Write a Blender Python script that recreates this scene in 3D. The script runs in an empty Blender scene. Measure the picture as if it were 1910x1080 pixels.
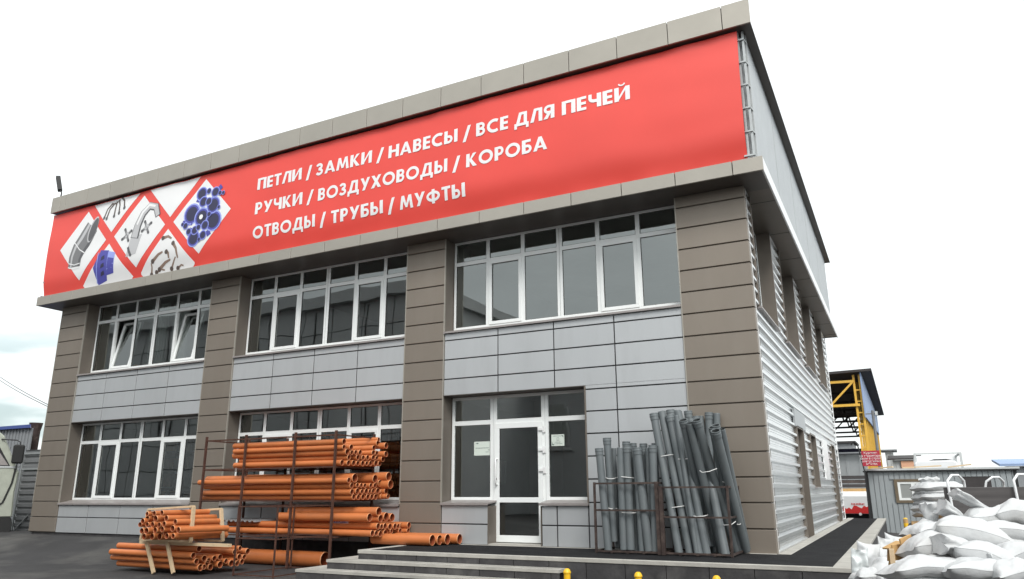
import bpy, math, random
from mathutils import Vector, Matrix, noise
random.seed(7)
S = bpy.context.scene
COL = S.collection
R = math.radians

# ------------------------------------------------------------------ camera
CAM = Vector((1.8906, -12.7576, 0.9674))
YAW, PITCH, ROLL = R(-27.0277), R(15.1906), R(-0.3186)
_fw = Vector((math.sin(YAW) * math.cos(PITCH), math.cos(YAW) * math.cos(PITCH), math.sin(PITCH)))
_r0 = Vector((math.cos(YAW), -math.sin(YAW), 0))
_u0 = _r0.cross(_fw)
_r = math.cos(ROLL) * _r0 + math.sin(ROLL) * _u0
_u = -math.sin(ROLL) * _r0 + math.cos(ROLL) * _u0
FPX = 1382.58
cd = bpy.data.cameras.new('camera')
cd.sensor_width = 36.0
cd.lens = FPX / 1910 * 36
cd.clip_start, cd.clip_end = 0.1, 2000
co = bpy.data.objects.new('camera', cd)
COL.objects.link(co)
co.matrix_world = Matrix(((_r.x, _u.x, -_fw.x, CAM.x), (_r.y, _u.y, -_fw.y, CAM.y), (_r.z, _u.z, -_fw.z, CAM.z), (0, 0, 0, 1)))
S.camera = co

# ------------------------------------------------------------------ sky, sun, exposure
S.view_settings.view_transform = 'Standard'
S.view_settings.look = 'None'
S.view_settings.gamma = 1
S.view_settings.exposure = 0.45
SUN_EL, SUN_AZ = 46.0, 34.0          # azimuth measured from -Y towards +X
sv = Vector((math.sin(R(SUN_AZ)) * math.cos(R(SUN_EL)), -math.cos(R(SUN_AZ)) * math.cos(R(SUN_EL)), math.sin(R(SUN_EL))))
sl = bpy.data.lights.new('sun', 'SUN')
sl.energy, sl.angle, sl.color = 1.5, R(20), (1.0, 0.965, 0.92)
so = bpy.data.objects.new('sun', sl)
COL.objects.link(so)
so.rotation_euler = (-sv).to_track_quat('-Z', 'Y').to_euler()
W = bpy.data.worlds.new('World')
S.world = W
W.use_nodes = True
nt = W.node_tree
bg = nt.nodes['Background']
bg.inputs['Strength'].default_value = 0.1


def node(t, kind, **kw):
    n = t.nodes.new(kind)
    for k, v in kw.items():
        setattr(n, k, v)
    return n


def build_world():
    L = nt.links.new
    sky = node(nt, 'ShaderNodeTexSky', sky_type='NISHITA', sun_disc=False)
    sky.sun_elevation = R(SUN_EL)
    sky.sun_rotation = math.atan2(sv.x, sv.y)
    tc = node(nt, 'ShaderNodeTexCoord')
    nrm = node(nt, 'ShaderNodeVectorMath', operation='NORMALIZE')
    L(tc.outputs['Generated'], nrm.inputs[0])
    sep = node(nt, 'ShaderNodeSeparateXYZ')
    L(nrm.outputs[0], sep.inputs[0])

    def mth(op, a, b=None, clamp=False):
        n = node(nt, 'ShaderNodeMath', operation=op)
        n.use_clamp = clamp
        for i, v in enumerate((a, b)):
            if v is None:
                continue
            if hasattr(v, 'is_output'):
                L(v, n.inputs[i])
            else:
                n.inputs[i].default_value = v
        return n.outputs[0]

    def dot(vec):
        n = node(nt, 'ShaderNodeVectorMath', operation='DOT_PRODUCT')
        L(nrm.outputs[0], n.inputs[0])
        n.inputs[1].default_value = vec
        return n.outputs['Value']
    zc = mth('MAXIMUM', sep.outputs['Z'], 0.0)
    grad = mth('ADD', mth('MULTIPLY', zc, 2.5), 8.3)
    glow = mth('MULTIPLY', mth('POWER', mth('MAXIMUM', dot(sv), 0.0), 3.0), 6.0)
    lum = mth('MULTIPLY', mth('ADD', grad, glow), mth('ADD', mth('MULTIPLY', mth('MULTIPLY', sep.outputs['X'], 0.38), mth('MULTIPLY', sep.outputs['Y'], -2.5, True)), mth('ADD', mth('MULTIPLY', mth('MULTIPLY', sep.outputs['Y'], 2.0, True), 0.2), 1.0)))
    nz = node(nt, 'ShaderNodeTexNoise')
    nz.inputs['Scale'].default_value = 2.6
    nz.inputs['Detail'].default_value = 6
    nz.inputs['Roughness'].default_value = 0.55
    mp = node(nt, 'ShaderNodeMapping')
    mp.inputs['Scale'].default_value = (1.0, 1.0, 3.2)
    L(nrm.outputs[0], mp.inputs[0])
    L(mp.outputs[0], nz.inputs['Vector'])
    cl = node(nt, 'ShaderNodeMapRange')
    cl.inputs['From Min'].default_value = 0.38
    cl.inputs['From Max'].default_value = 0.68
    cl.inputs['To Min'].default_value = 0.9
    cl.inputs['To Max'].default_value = 1.08
    L(nz.outputs['Fac'], cl.inputs['Value'])
    lum = mth('MULTIPLY', lum, cl.outputs[0])
    # a darker bank of cloud low in the west
    pt = node(nt, 'ShaderNodeMapRange', interpolation_type='SMOOTHSTEP')
    pt.inputs['From Min'].default_value = 0.986
    pt.inputs['From Max'].default_value = 0.9985
    L(dot((-0.8755, 0.4675, 0.125)), pt.inputs['Value'])
    n2 = node(nt, 'ShaderNodeTexNoise')
    n2.inputs['Scale'].default_value = 7.0
    n2.inputs['Detail'].default_value = 5
    mp2 = node(nt, 'ShaderNodeMapping')
    mp2.inputs['Scale'].default_value = (1.0, 1.0, 3.0)
    mp2.inputs['Location'].default_value = (0.3, 0.1, 0.55)
    L(nrm.outputs[0], mp2.inputs[0])
    L(mp2.outputs[0], n2.inputs['Vector'])
    c2 = node(nt, 'ShaderNodeMapRange', interpolation_type='SMOOTHSTEP')
    c2.inputs['From Min'].default_value = 0.4
    c2.inputs['From Max'].default_value = 0.62
    L(n2.outputs['Fac'], c2.inputs['Value'])
    zf = node(nt, 'ShaderNodeMapRange', interpolation_type='SMOOTHSTEP')
    zf.inputs['From Min'].default_value = 0.14
    zf.inputs['From Max'].default_value = 0.21
    L(sep.outputs['Z'], zf.inputs['Value'])
    pf = mth('MULTIPLY', mth('MULTIPLY', pt.outputs[0], c2.outputs[0]), mth('MULTIPLY', mth('SUBTRACT', 1.0, zf.outputs[0]), 0.36))
    lum = mth('MULTIPLY', lum, mth('SUBTRACT', 1.0, pf))
    cloud = node(nt, 'ShaderNodeMix', data_type='RGBA', blend_type='MULTIPLY')
    cloud.inputs['Factor'].default_value = 1.0
    comb = node(nt, 'ShaderNodeCombineColor')
    L(mth('MULTIPLY', lum, mth('SUBTRACT', 1.0, mth('MULTIPLY', pf, 0.35))), comb.inputs[0])
    for i in (1, 2):
        L(lum, comb.inputs[i])
    L(comb.outputs[0], cloud.inputs['A'])
    cloud.inputs['B'].default_value = (0.965, 1.0, 0.995, 1)
    mx = node(nt, 'ShaderNodeMix', data_type='RGBA')
    mx.inputs['Factor'].default_value = 0.88
    L(sky.outputs[0], mx.inputs['A'])
    L(cloud.outputs['Result'], mx.inputs['B'])
    L(mx.outputs['Result'], bg.inputs['Color'])


build_world()

# ------------------------------------------------------------------ helpers


def ray(px, py):
    return _fw + _r * ((px - 955) / FPX) + _u * ((540 - py) / FPX)


def at(px, py, **k):
    """world point where the sight line of a photo pixel meets a plane x=, y= or z="""
    (a, v), = k.items()
    i = 'xyz'.index(a)
    d = ray(px, py)
    return CAM + d * ((v - CAM[i]) / d[i])


def srgb(r, g, b):
    f = lambda c: (c / 255 / 12.92) if c <= 10 else ((c / 255 + 0.055) / 1.055) ** 2.4
    return (f(r), f(g), f(b))


MATS = {}


def mat(name, color, rough=0.6, metal=0.0, var=0.0, scale=4.0, island=0.0, bump=0.0, bscale=60.0, stretch=(1, 1, 1), spec=0.5, dirt=None, dirt_amt=0.0, dirt_scale=1.2, coat=0.0):
    m = bpy.data.materials.new(name)
    MATS[name] = m
    m.use_nodes = True
    t = m.node_tree
    L = t.links.new
    p = t.nodes['Principled BSDF']
    p.inputs['Roughness'].default_value = rough
    p.inputs['Metallic'].default_value = metal
    p.inputs['Specular IOR Level'].default_value = spec
    if coat:
        p.inputs['Coat Weight'].default_value = coat
        p.inputs['Coat Roughness'].default_value = 0.25
    c = tuple(color) + (1,)
    p.inputs['Base Color'].default_value = c
    out = None
    tc = node(t, 'ShaderNodeTexCoord')
    mp = node(t, 'ShaderNodeMapping')
    mp.inputs['Scale'].default_value = stretch
    geo = node(t, 'ShaderNodeNewGeometry')
    L(geo.outputs['Position'], mp.inputs[0])
    if var or island:
        hs = node(t, 'ShaderNodeHueSaturation')
        hs.inputs['Color'].default_value = c
        val = None
        if var:
            nz = node(t, 'ShaderNodeTexNoise')
            nz.inputs['Scale'].default_value = scale
            nz.inputs['Detail'].default_value = 6
            nz.inputs['Roughness'].default_value = 0.6
            L(mp.outputs[0], nz.inputs['Vector'])
            mr = node(t, 'ShaderNodeMapRange')
            mr.inputs['From Min'].default_value = 0.3
            mr.inputs['From Max'].default_value = 0.7
            mr.inputs['To Min'].default_value = 1 - var
            mr.inputs['To Max'].default_value = 1 + var
            L(nz.outputs['Fac'], mr.inputs['Value'])
            val = mr.outputs[0]
        if island:
            mi = node(t, 'ShaderNodeMapRange')
            mi.inputs['To Min'].default_value = 1 - island
            mi.inputs['To Max'].default_value = 1 + island
            L(geo.outputs['Random Per Island'], mi.inputs['Value'])
            if val is None:
                val = mi.outputs[0]
            else:
                mm = node(t, 'ShaderNodeMath', operation='MULTIPLY')
                L(val, mm.inputs[0])
                L(mi.outputs[0], mm.inputs[1])
                val = mm.outputs[0]
        L(val, hs.inputs['Value'])
        out = hs.outputs[0]
    if dirt is not None:
        nd = node(t, 'ShaderNodeTexNoise')
        nd.inputs['Scale'].default_value = dirt_scale
        nd.inputs['Detail'].default_value = 8
        nd.inputs['Roughness'].default_value = 0.65
        L(mp.outputs[0], nd.inputs['Vector'])
        md = node(t, 'ShaderNodeMapRange')
        md.inputs['From Min'].default_value = 0.48
        md.inputs['From Max'].default_value = 0.7
        md.inputs['To Max'].default_value = dirt_amt
        L(nd.outputs['Fac'], md.inputs['Value'])
        mx = node(t, 'ShaderNodeMix', data_type='RGBA')
        L(md.outputs[0], mx.inputs['Factor'])
        if out is None:
            mx.inputs['A'].default_value = c
        else:
            L(out, mx.inputs['A'])
        mx.inputs['B'].default_value = tuple(dirt) + (1,)
        out = mx.outputs['Result']
    if out is not None:
        L(out, p.inputs['Base Color'])
    if bump:
        nb = node(t, 'ShaderNodeTexNoise')
        nb.inputs['Scale'].default_value = bscale
        nb.inputs['Detail'].default_value = 4
        L(mp.outputs[0], nb.inputs['Vector'])
        b = node(t, 'ShaderNodeBump')
        b.inputs['Strength'].default_value = bump
        b.inputs['Distance'].default_value = 0.02
        L(nb.outputs['Fac'], b.inputs['Height'])
        L(b.outputs[0], p.inputs['Normal'])
    return m


def glass_mat(name, tint, wav=0.03, wscale=0.9):
    m = bpy.data.materials.new(name)
    MATS[name] = m
    m.use_nodes = True
    t = m.node_tree
    L = t.links.new
    t.nodes.remove(t.nodes['Principled BSDF'])
    tr = node(t, 'ShaderNodeBsdfTransparent')
    tr.inputs[0].default_value = tuple(tint) + (1,)
    gl = node(t, 'ShaderNodeBsdfGlossy')
    gl.inputs['Roughness'].default_value = 0.01
    gl.inputs['Color'].default_value = (0.95, 1.0, 0.98, 1)
    geo = node(t, 'ShaderNodeNewGeometry')
    nz = node(t, 'ShaderNodeTexNoise')
    nz.inputs['Scale'].default_value = wscale
    nz.inputs['Detail'].default_value = 1
    L(geo.outputs['Position'], nz.inputs['Vector'])
    b = node(t, 'ShaderNodeBump')
    b.inputs['Strength'].default_value = 1.0
    b.inputs['Distance'].default_value = wav
    L(nz.outputs['Fac'], b.inputs['Height'])
    L(b.outputs[0], gl.inputs['Normal'])
    fr = node(t, 'ShaderNodeFresnel')
    fr.inputs['IOR'].default_value = 2.9
    mx = node(t, 'ShaderNodeMixShader')
    L(fr.outputs[0], mx.inputs[0])
    L(tr.outputs[0], mx.inputs[1])
    L(gl.outputs[0], mx.inputs[2])
    L(mx.outputs[0], t.nodes['Material Output'].inputs['Surface'])
    return m


mat('brown_panel', (0.25, 0.215, 0.179), 0.50, 0.42, var=0.05, scale=1.3, island=0.035, spec=0.5, bump=0.06, bscale=9, stretch=(1, 1, 0.25), dirt=(0.30, 0.275, 0.24), dirt_amt=0.18, dirt_scale=2.2)
mat('brown_sheet', (0.165, 0.142, 0.12), 0.45, 0.2, var=0.06, scale=2)
mat('brown_trim', (0.385, 0.36, 0.315), 0.50, 0.42, var=0.05, scale=1.3, island=0.03, bump=0.06, bscale=9)
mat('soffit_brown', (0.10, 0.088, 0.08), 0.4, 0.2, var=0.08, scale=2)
mat('silver_panel', (0.50, 0.515, 0.525), 0.50, 0.45, var=0.025, scale=1.1, island=0.03, bump=0.05, bscale=7, stretch=(1, 1, 0.22), dirt=(0.33, 0.335, 0.335), dirt_amt=0.16, dirt_scale=2.4)
mat('joint_dark', (0.03, 0.03, 0.032), 0.8)
mat('zinc', (0.74, 0.755, 0.76), 0.30, 0.85, var=0.05, scale=2.5, island=0.02)
mat('zinc_plain', (0.40, 0.42, 0.43), 0.45, 0.45, var=0.05, scale=2.5)
mat('white_trim', (0.8, 0.8, 0.8), 0.35, 0.1)
mat('pvc_white', (0.80, 0.82, 0.81), 0.28, 0.0, var=0.02, scale=3)
mat('gasket', (0.02, 0.02, 0.02), 0.6)
mat('sill_metal', (0.33, 0.30, 0.29), 0.4, 0.3, var=0.1, scale=6)
mat('interior_wall', (0.66, 0.69, 0.66), 0.9, var=0.06, scale=1)
mat('interior_dark', (0.28, 0.29, 0.28), 0.9)
mat('interior_floor', (0.26, 0.25, 0.23), 0.6)
mat('roof_membrane', (0.25, 0.25, 0.25), 0.9)
mat('pipe_orange', (0.54, 0.168, 0.052), 0.42, 0.0, var=0.10, scale=3.5, stretch=(0.35, 1, 1), dirt=(0.32, 0.14, 0.07), dirt_amt=0.35, dirt_scale=2.6, spec=0.45)
mat('pipe_orange_rim', srgb(225, 160, 115), 0.6, var=0.1, scale=9)
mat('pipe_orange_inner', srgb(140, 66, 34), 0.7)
mat('pipe_grey', (0.130, 0.147, 0.154), 0.40, 0.0, var=0.08, scale=3, dirt=(0.19, 0.2, 0.2), dirt_amt=0.3, dirt_scale=3.5, spec=0.45)
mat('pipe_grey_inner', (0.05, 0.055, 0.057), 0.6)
mat('rust', (0.075, 0.032, 0.022), 0.8, 0.2, var=0.4, scale=14, dirt=(0.14, 0.07, 0.045), dirt_amt=0.5, dirt_scale=9)
mat('rust_dark', (0.05, 0.034, 0.03), 0.75, 0.3, var=0.35, scale=12, dirt=(0.16, 0.12, 0.10), dirt_amt=0.6, dirt_scale=7)
mat('strap_white', (0.78, 0.78, 0.76), 0.5)
mat('sticker', (0.7, 0.7, 0.74), 0.5)
mat('sticker_ink', (0.08, 0.07, 0.3), 0.5)
mat('timber', (0.62, 0.47, 0.30), 0.75, var=0.16, scale=5, stretch=(1, 1, 5), dirt=(0.36, 0.25, 0.14), dirt_amt=0.5, dirt_scale=5)
mat('brown_frame', (0.15, 0.115, 0.075), 0.7, var=0.15, scale=4)
mat('timber_old', (0.50, 0.31, 0.13), 0.8, var=0.2, scale=6, dirt=(0.3, 0.18, 0.08), dirt_amt=0.5, dirt_scale=6)
mat('banner_red', (0.77, 0.065, 0.048), 0.40, var=0.03, scale=0.8, bump=0.05, bscale=1.6, spec=0.6)
mat('banner_white', (0.80, 0.80, 0.80), 0.42, spec=0.6)
mat('print_steel', (0.19, 0.19, 0.195), 0.45)
mat('print_steel_light', (0.50, 0.50, 0.51), 0.45)
mat('print_steel_dark', (0.10, 0.10, 0.105), 0.45)
mat('print_blue', (0.075, 0.075, 0.36), 0.45)
mat('print_blue_light', (0.30, 0.36, 0.78), 0.45)
mat('print_blue_dark', (0.03, 0.03, 0.075), 0.45)
mat('print_bronze', (0.26, 0.18, 0.14), 0.45)
mat('print_brown', (0.10, 0.075, 0.065), 0.45)
mat('galv', (0.42, 0.44, 0.44), 0.45, 0.6, var=0.1, scale=8)
mat('asphalt', (0.030, 0.029, 0.030), 0.85, var=0.22, scale=1.1, bump=0.5, bscale=45, dirt=(0.13, 0.125, 0.115), dirt_amt=0.55, dirt_scale=0.6)
mat('deck_asphalt', (0.013, 0.013, 0.0145), 0.95, spec=0.2, var=0.3, scale=3, bump=0.6, bscale=60, dirt=(0.03, 0.03, 0.03), dirt_amt=0.5, dirt_scale=1.4)
mat('concrete', (0.40, 0.385, 0.35), 0.85, var=0.12, scale=3, bump=0.2, bscale=50, dirt=(0.24, 0.23, 0.21), dirt_amt=0.5, dirt_scale=2.2)
mat('riser_stone', (0.042, 0.040, 0.042), 0.75, var=0.25, scale=5, bump=0.25, bscale=25, island=0.10, dirt=(0.13, 0.125, 0.12), dirt_amt=0.4, dirt_scale=3.0)
mat('yellow_paint', (0.80, 0.47, 0.015), 0.4, var=0.06, scale=8)
mat('yellow_steel', (0.72, 0.42, 0.06), 0.5, var=0.08, scale=5)
mat('black_paint', (0.015, 0.015, 0.016), 0.5)
mat('bag_white', (0.53, 0.54, 0.545), 0.5, var=0.08, scale=6, bump=0.35, bscale=18, spec=0.4, dirt=(0.40, 0.385, 0.36), dirt_amt=0.5, dirt_scale=3.0)
mat('film_clear', (0.55, 0.58, 0.58), 0.25, var=0.25, scale=9)
mat('cabin_grey', (0.30, 0.325, 0.335), 0.6, var=0.07, scale=2.0, stretch=(1, 1, 0.25))
mat('shed_grey', (0.25, 0.262, 0.275), 0.55, var=0.06, scale=1.0, stretch=(1, 1, 0.3))
mat('shed_pale', (0.52, 0.54, 0.54), 0.7, var=0.06, scale=1.0)
mat('shed_peach', (0.75, 0.42, 0.27), 0.8)
mat('canopy_dark', (0.045, 0.04, 0.04), 0.8, var=0.2, scale=2)
mat('panel_blue', (0.25, 0.34, 0.52), 0.6, var=0.1, scale=0.7)
mat('blue_edge', (0.05, 0.085, 0.28), 0.5)
mat('navy', (0.02, 0.02, 0.06), 0.6)
mat('sign_red', (0.42, 0.025, 0.05), 0.5)
mat('text_white', (0.85, 0.82, 0.82), 0.5)
mat('paper', (0.60, 0.66, 0.60), 0.8)
mat('paper_ink', (0.12, 0.16, 0.15), 0.8)
mat('truck_cream', (0.42, 0.44, 0.37), 0.45, var=0.1, scale=3, dirt=(0.22, 0.21, 0.17), dirt_amt=0.5)
mat('vehicle_white', (0.80, 0.81, 0.82), 0.4, var=0.02, scale=2)
mat('vehicle_red', (0.60, 0.03, 0.03), 0.45)
mat('vehicle_green', (0.03, 0.14, 0.07), 0.45)
mat('rubber', (0.02, 0.02, 0.02), 0.7)
mat('dark_board', (0.085, 0.078, 0.077), 0.55, var=0.25, scale=3, stretch=(0.4, 0.4, 6))
mat('tube_white', (0.78, 0.79, 0.8), 0.35, 0.2)
mat('brick_wall', (0.30, 0.15, 0.10), 0.9, var=0.25, scale=9)
mat('gate_grey', (0.20, 0.205, 0.21), 0.5, 0.3, var=0.08, scale=3)
mat('curtain', (0.72, 0.76, 0.74), 0.9, var=0.06, scale=3)
mat('box_orange', (0.65, 0.33, 0.03), 0.6)
mat('bottle_white', (0.6, 0.65, 0.66), 0.4)
mat('opp_grey', (0.36, 0.365, 0.37), 0.7, var=0.1, scale=0.5, island=0.1)
mat('opp_light', (0.45, 0.46, 0.46), 0.7, var=0.1, scale=0.6)
mat('stock_dark', (0.07, 0.055, 0.05), 0.8, var=0.4, scale=3, island=0.5)
mat('wire', (0.03, 0.03, 0.03), 0.6)
glass_mat('glass', (0.80, 0.84, 0.82), 0.005, 0.8)
glass_mat('glass_clear', (0.75, 0.78, 0.76), 0.004, 0.8)


class MB:
    """collects faces of one mesh"""

    def __init__(self, T=None):
        self.v, self.f, self.m, self.s, self.T = [], [], [], [], T
        self.mats = []

    def mi(self, name):
        if name not in self.mats:
            self.mats.append(name)
        return self.mats.index(name)

    def add(self, vs, fs, m, smooth=False):
        b = len(self.v)
        self.v += [tuple(self.T(Vector(p))) if self.T else tuple(p) for p in vs]
        k = self.mi(m)
        for f in fs:
            self.f.append([b + i for i in f])
            self.m.append(k)
            self.s.append(smooth)
        return self

    def box(self, x0, x1, y0, y1, z0, z1, m):
        if x0 > x1: x0, x1 = x1, x0
        if y0 > y1: y0, y1 = y1, y0
        if z0 > z1: z0, z1 = z1, z0
        v = [(x, y, z) for z in (z0, z1) for y in (y0, y1) for x in (x0, x1)]
        return self.add(v, [(0, 2, 3, 1), (4, 5, 7, 6), (0, 1, 5, 4), (2, 6, 7, 3), (0, 4, 6, 2), (1, 3, 7, 5)], m)

    def obox(self, c, ax, hs, m):
        """oriented box: centre, three axes, half sizes"""
        c = Vector(c)
        v = []
        for k in (-1, 1):
            for j in (-1, 1):
                for i in (-1, 1):
                    v.append(c + ax[0] * (i * hs[0]) + ax[1] * (j * hs[1]) + ax[2] * (k * hs[2]))
        return self.add(v, [(0, 2, 3, 1), (4, 5, 7, 6), (0, 1, 5, 4), (2, 6, 7, 3), (0, 4, 6, 2), (1, 3, 7, 5)], m)

    def bar(self, a, b, w, h, m, up=(0, 0, 1)):
        a, b = Vector(a), Vector(b)
        d = (b - a)
        l = d.length
        d.normalize()
        s = d.cross(Vector(up))
        if s.length < 1e-4:
            s = d.cross(Vector((1, 0, 0)))
        s.normalize()
        t = s.cross(d)
        return self.obox((a + b) / 2, (d, s, t), (l / 2, w / 2, h / 2), m)

    def quad(self, pts, m):
        return self.add(pts, [tuple(range(len(pts)))], m)

    def prism(self, poly, a0, a1, axis, m):
        """poly in the two other axes, extruded along axis between a0 and a1"""
        n = len(poly)
        def mk(p, a):
            return {'x': (a, p[0], p[1]), 'y': (p[0], a, p[1]), 'z': (p[0], p[1], a)}[axis]
        v = [mk(p, a0) for p in poly] + [mk(p, a1) for p in poly]
        fs = [tuple(range(n - 1, -1, -1)), tuple(range(n, 2 * n))]
        for i in range(n):
            j = (i + 1) % n
            fs.append((i, j, n + j, n + i))
        return self.add(v, fs, m)

    def tube(self, pts, r, m, n=8, cap=True):
        pts = [Vector(p) for p in pts]
        rs = r if isinstance(r, (list, tuple)) else [r] * len(pts)
        v, fs = [], []
        prev = None
        for i, p in enumerate(pts):
            a = pts[max(i - 1, 0)]
            b = pts[min(i + 1, len(pts) - 1)]
            d = (b - a).normalized()
            if prev is None:
                s = d.cross(Vector((0, 0, 1)))
                if s.length < 1e-3:
                    s = d.cross(Vector((1, 0, 0)))
            else:
                s = prev - d * prev.dot(d)
            s.normalize()
            prev = s
            t = d.cross(s)
            for k in range(n):
                q = 2 * math.pi * k / n
                v.append(p + (s * math.cos(q) + t * math.sin(q)) * rs[i])
        for i in range(len(pts) - 1):
            for k in range(n):
                k2 = (k + 1) % n
                fs.append((i * n + k, i * n + k2, (i + 1) * n + k2, (i + 1) * n + k))
        self.add(v, fs, m, True)
        if cap:
            l = (len(pts) - 1) * n
            self.add(v[:n], [tuple(range(n - 1, -1, -1))], m)
            self.add(v[l:l + n], [tuple(range(n))], m)
        return self

    def lathe(self, prof, m, n=24, axis='z', o=(0, 0, 0)):
        v, fs = [], []
        o = Vector(o)
        for (r, h) in prof:
            for k in range(n):
                q = 2 * math.pi * k / n
                c, s = r * math.cos(q), r * math.sin(q)
                v.append(o + Vector({'z': (c, s, h), 'x': (h, c, s), 'y': (s, h, c)}[axis]))
        for i in range(len(prof) - 1):
            mm = m[i] if isinstance(m, (list, tuple)) else m
            self.add([v[i * n + k] for k in range(n)] + [v[(i + 1) * n + k] for k in range(n)],
                     [(k, (k + 1) % n, n + (k + 1) % n, n + k) for k in range(n)], mm, True)
        return self

    def build(self, name, parent=None, bevel=0.0, kind=None):
        me = bpy.data.meshes.new(name)
        me.from_pydata(self.v, [], self.f)
        for n in self.mats:
            me.materials.append(MATS[n])
        me.polygons.foreach_set('material_index', self.m)
        me.polygons.foreach_set('use_smooth', self.s)
        me.update()
        o = bpy.data.objects.new(name, me)
        COL.objects.link(o)
        if parent is not None:
            o.parent = parent
        if bevel:
            b = o.modifiers.new('bevel', 'BEVEL')
            b.width, b.segments, b.limit_method = bevel, 1, 'ANGLE'
        if kind:
            o['kind'] = kind
        return o


def tag(o, label, cat, group=None):
    o['label'] = label
    o['category'] = cat
    if group:
        o['group'] = group
    return o


def thing(name, label, cat, loc=(0, 0, 0), group=None):
    o = bpy.data.objects.new(name, None)
    o.empty_display_size = 0.2
    COL.objects.link(o)
    o.location = loc
    return tag(o, label, cat, group)


def rebase(o):
    """move the origin of a one-mesh thing to the foot of its shape"""
    me = o.data
    n = len(me.vertices)
    c = Vector((sum(v.co.x for v in me.vertices) / n, sum(v.co.y for v in me.vertices) / n, min(v.co.z for v in me.vertices)))
    me.transform(Matrix.Translation(-c))
    o.location = c
    return o


def sstep(a, b, x):
    t = max(0.0, min(1.0, (x - a) / (b - a)))
    return t * t * (3 - 2 * t)


# ------------------------------------------------------------------ ground
GZ = -0.45


def gz(x, y):
    return GZ - 0.30 * sstep(0, 15, y) * sstep(1.2, 2.6, x) + 0.36 * sstep(-2.4, -0.1, y) * (1 - sstep(-14.2, -11.9, x)) * (1 - sstep(0.8, 4.0, y) * 0.6)


def ground():
    xs = [-300, -120, -60, -40, -30, -26] + [-24 + i * 0.8 for i in range(46)] + [16, 22, 30, 60, 120, 300]
    ys = [-300, -120, -60, -30, -20] + [-16 + i * 0.8 for i in range(46)] + [24, 30, 40, 60, 120, 300]
    v = [(x, y, gz(x, y) + (0.006 * noise.noise(Vector((x * .6, y * .6, 0))) if abs(x) < 25 and abs(y) < 25 else 0)) for y in ys for x in xs]
    n = len(xs)
    f = [(j * n + i, j * n + i + 1, (j + 1) * n + i + 1, (j + 1) * n + i) for j in range(len(ys) - 1) for i in range(n - 1)]
    return MB().add(v, f, 'asphalt', True).build('ground', kind='structure')


ground()

# ------------------------------------------------------------------ the shop building
J = lambda k: 6.36 - 0.4 * k
BLD = thing('shop_building', 'two-storey shop clad in brown and silver panels with corrugated metal side wall', 'building', (0, 0, 0))
PIL = [(-1.245, 0.0), (-7.187, -6.20), (-13.209, -12.214), (-19.33, -18.187)]
BAY = [(-6.20, -1.245), (-12.214, -7.187), (-18.187, -13.209)]
BL = 15.45      # depth of the building
ZS = 6.18       # soffit


def seam_levels(z0, z1):
    ks = [J(k) for k in range(1, 17)]
    return [z1] + [z for z in ks if z0 + 0.03 < z < z1 - 0.03] + [z0]


for (x0, x1) in PIL:
    b = MB()
    zs = seam_levels(-0.02, ZS)
    for i in range(len(zs) - 1):
        g = 0.011
        d1 = 0.16 if x1 == 0.0 else 0.034
        b.box(x0 + 0.002, x1 - (0.0 if x1 == 0.0 else 0.002), 0, d1, zs[i + 1] + g, zs[i] - (g if i else 0.0), 'brown_panel')
    pb = b.build('pillar', BLD, bevel=0.006)
    c = MB()
    if x1 == 0.0:
        c.box(x0 + 0.003, x1 - 0.03, 0.035, 0.5, -0.03, ZS - 0.003, 'brown_sheet')
    else:
        c.box(x0 + 0.003, x1 - 0.003, 0.035, 0.5, -0.03, ZS - 0.003, 'brown_sheet')
    c.build('pillar_core', BLD)
# vertical edge trims beside the pillars
e = MB()
for (x0, x1) in PIL:
    if x1 != 0.0:
        e.box(x1 - 0.016, x1 + 0.004, -0.006, 0.03, 0.72, ZS - 0.004, 'brown_trim')
    e.box(x0 - 0.004, x0 + 0.016, -0.006, 0.03, 0.72, ZS - 0.004, 'brown_trim')
e.build('edge_trim', BLD)


def cassettes(b, x0, x1, z0, z1, vj, m='silver_panel'):
    xs = [x0] + [x for x in vj if x0 + 0.05 < x < x1 - 0.05] + [x1]
    zs = seam_levels(z0, z1)
    for i in range(len(xs) - 1):
        for k in range(len(zs) - 1):
            g = 0.012
            b.box(xs[i] + (g if i else 0.012), xs[i + 1] - (g if i + 2 < len(xs) else 0.012), 0.018, 0.040, zs[k + 1] + (g if k + 2 < len(zs) else 0), zs[k] - (g if k else 0.0), m)


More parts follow.
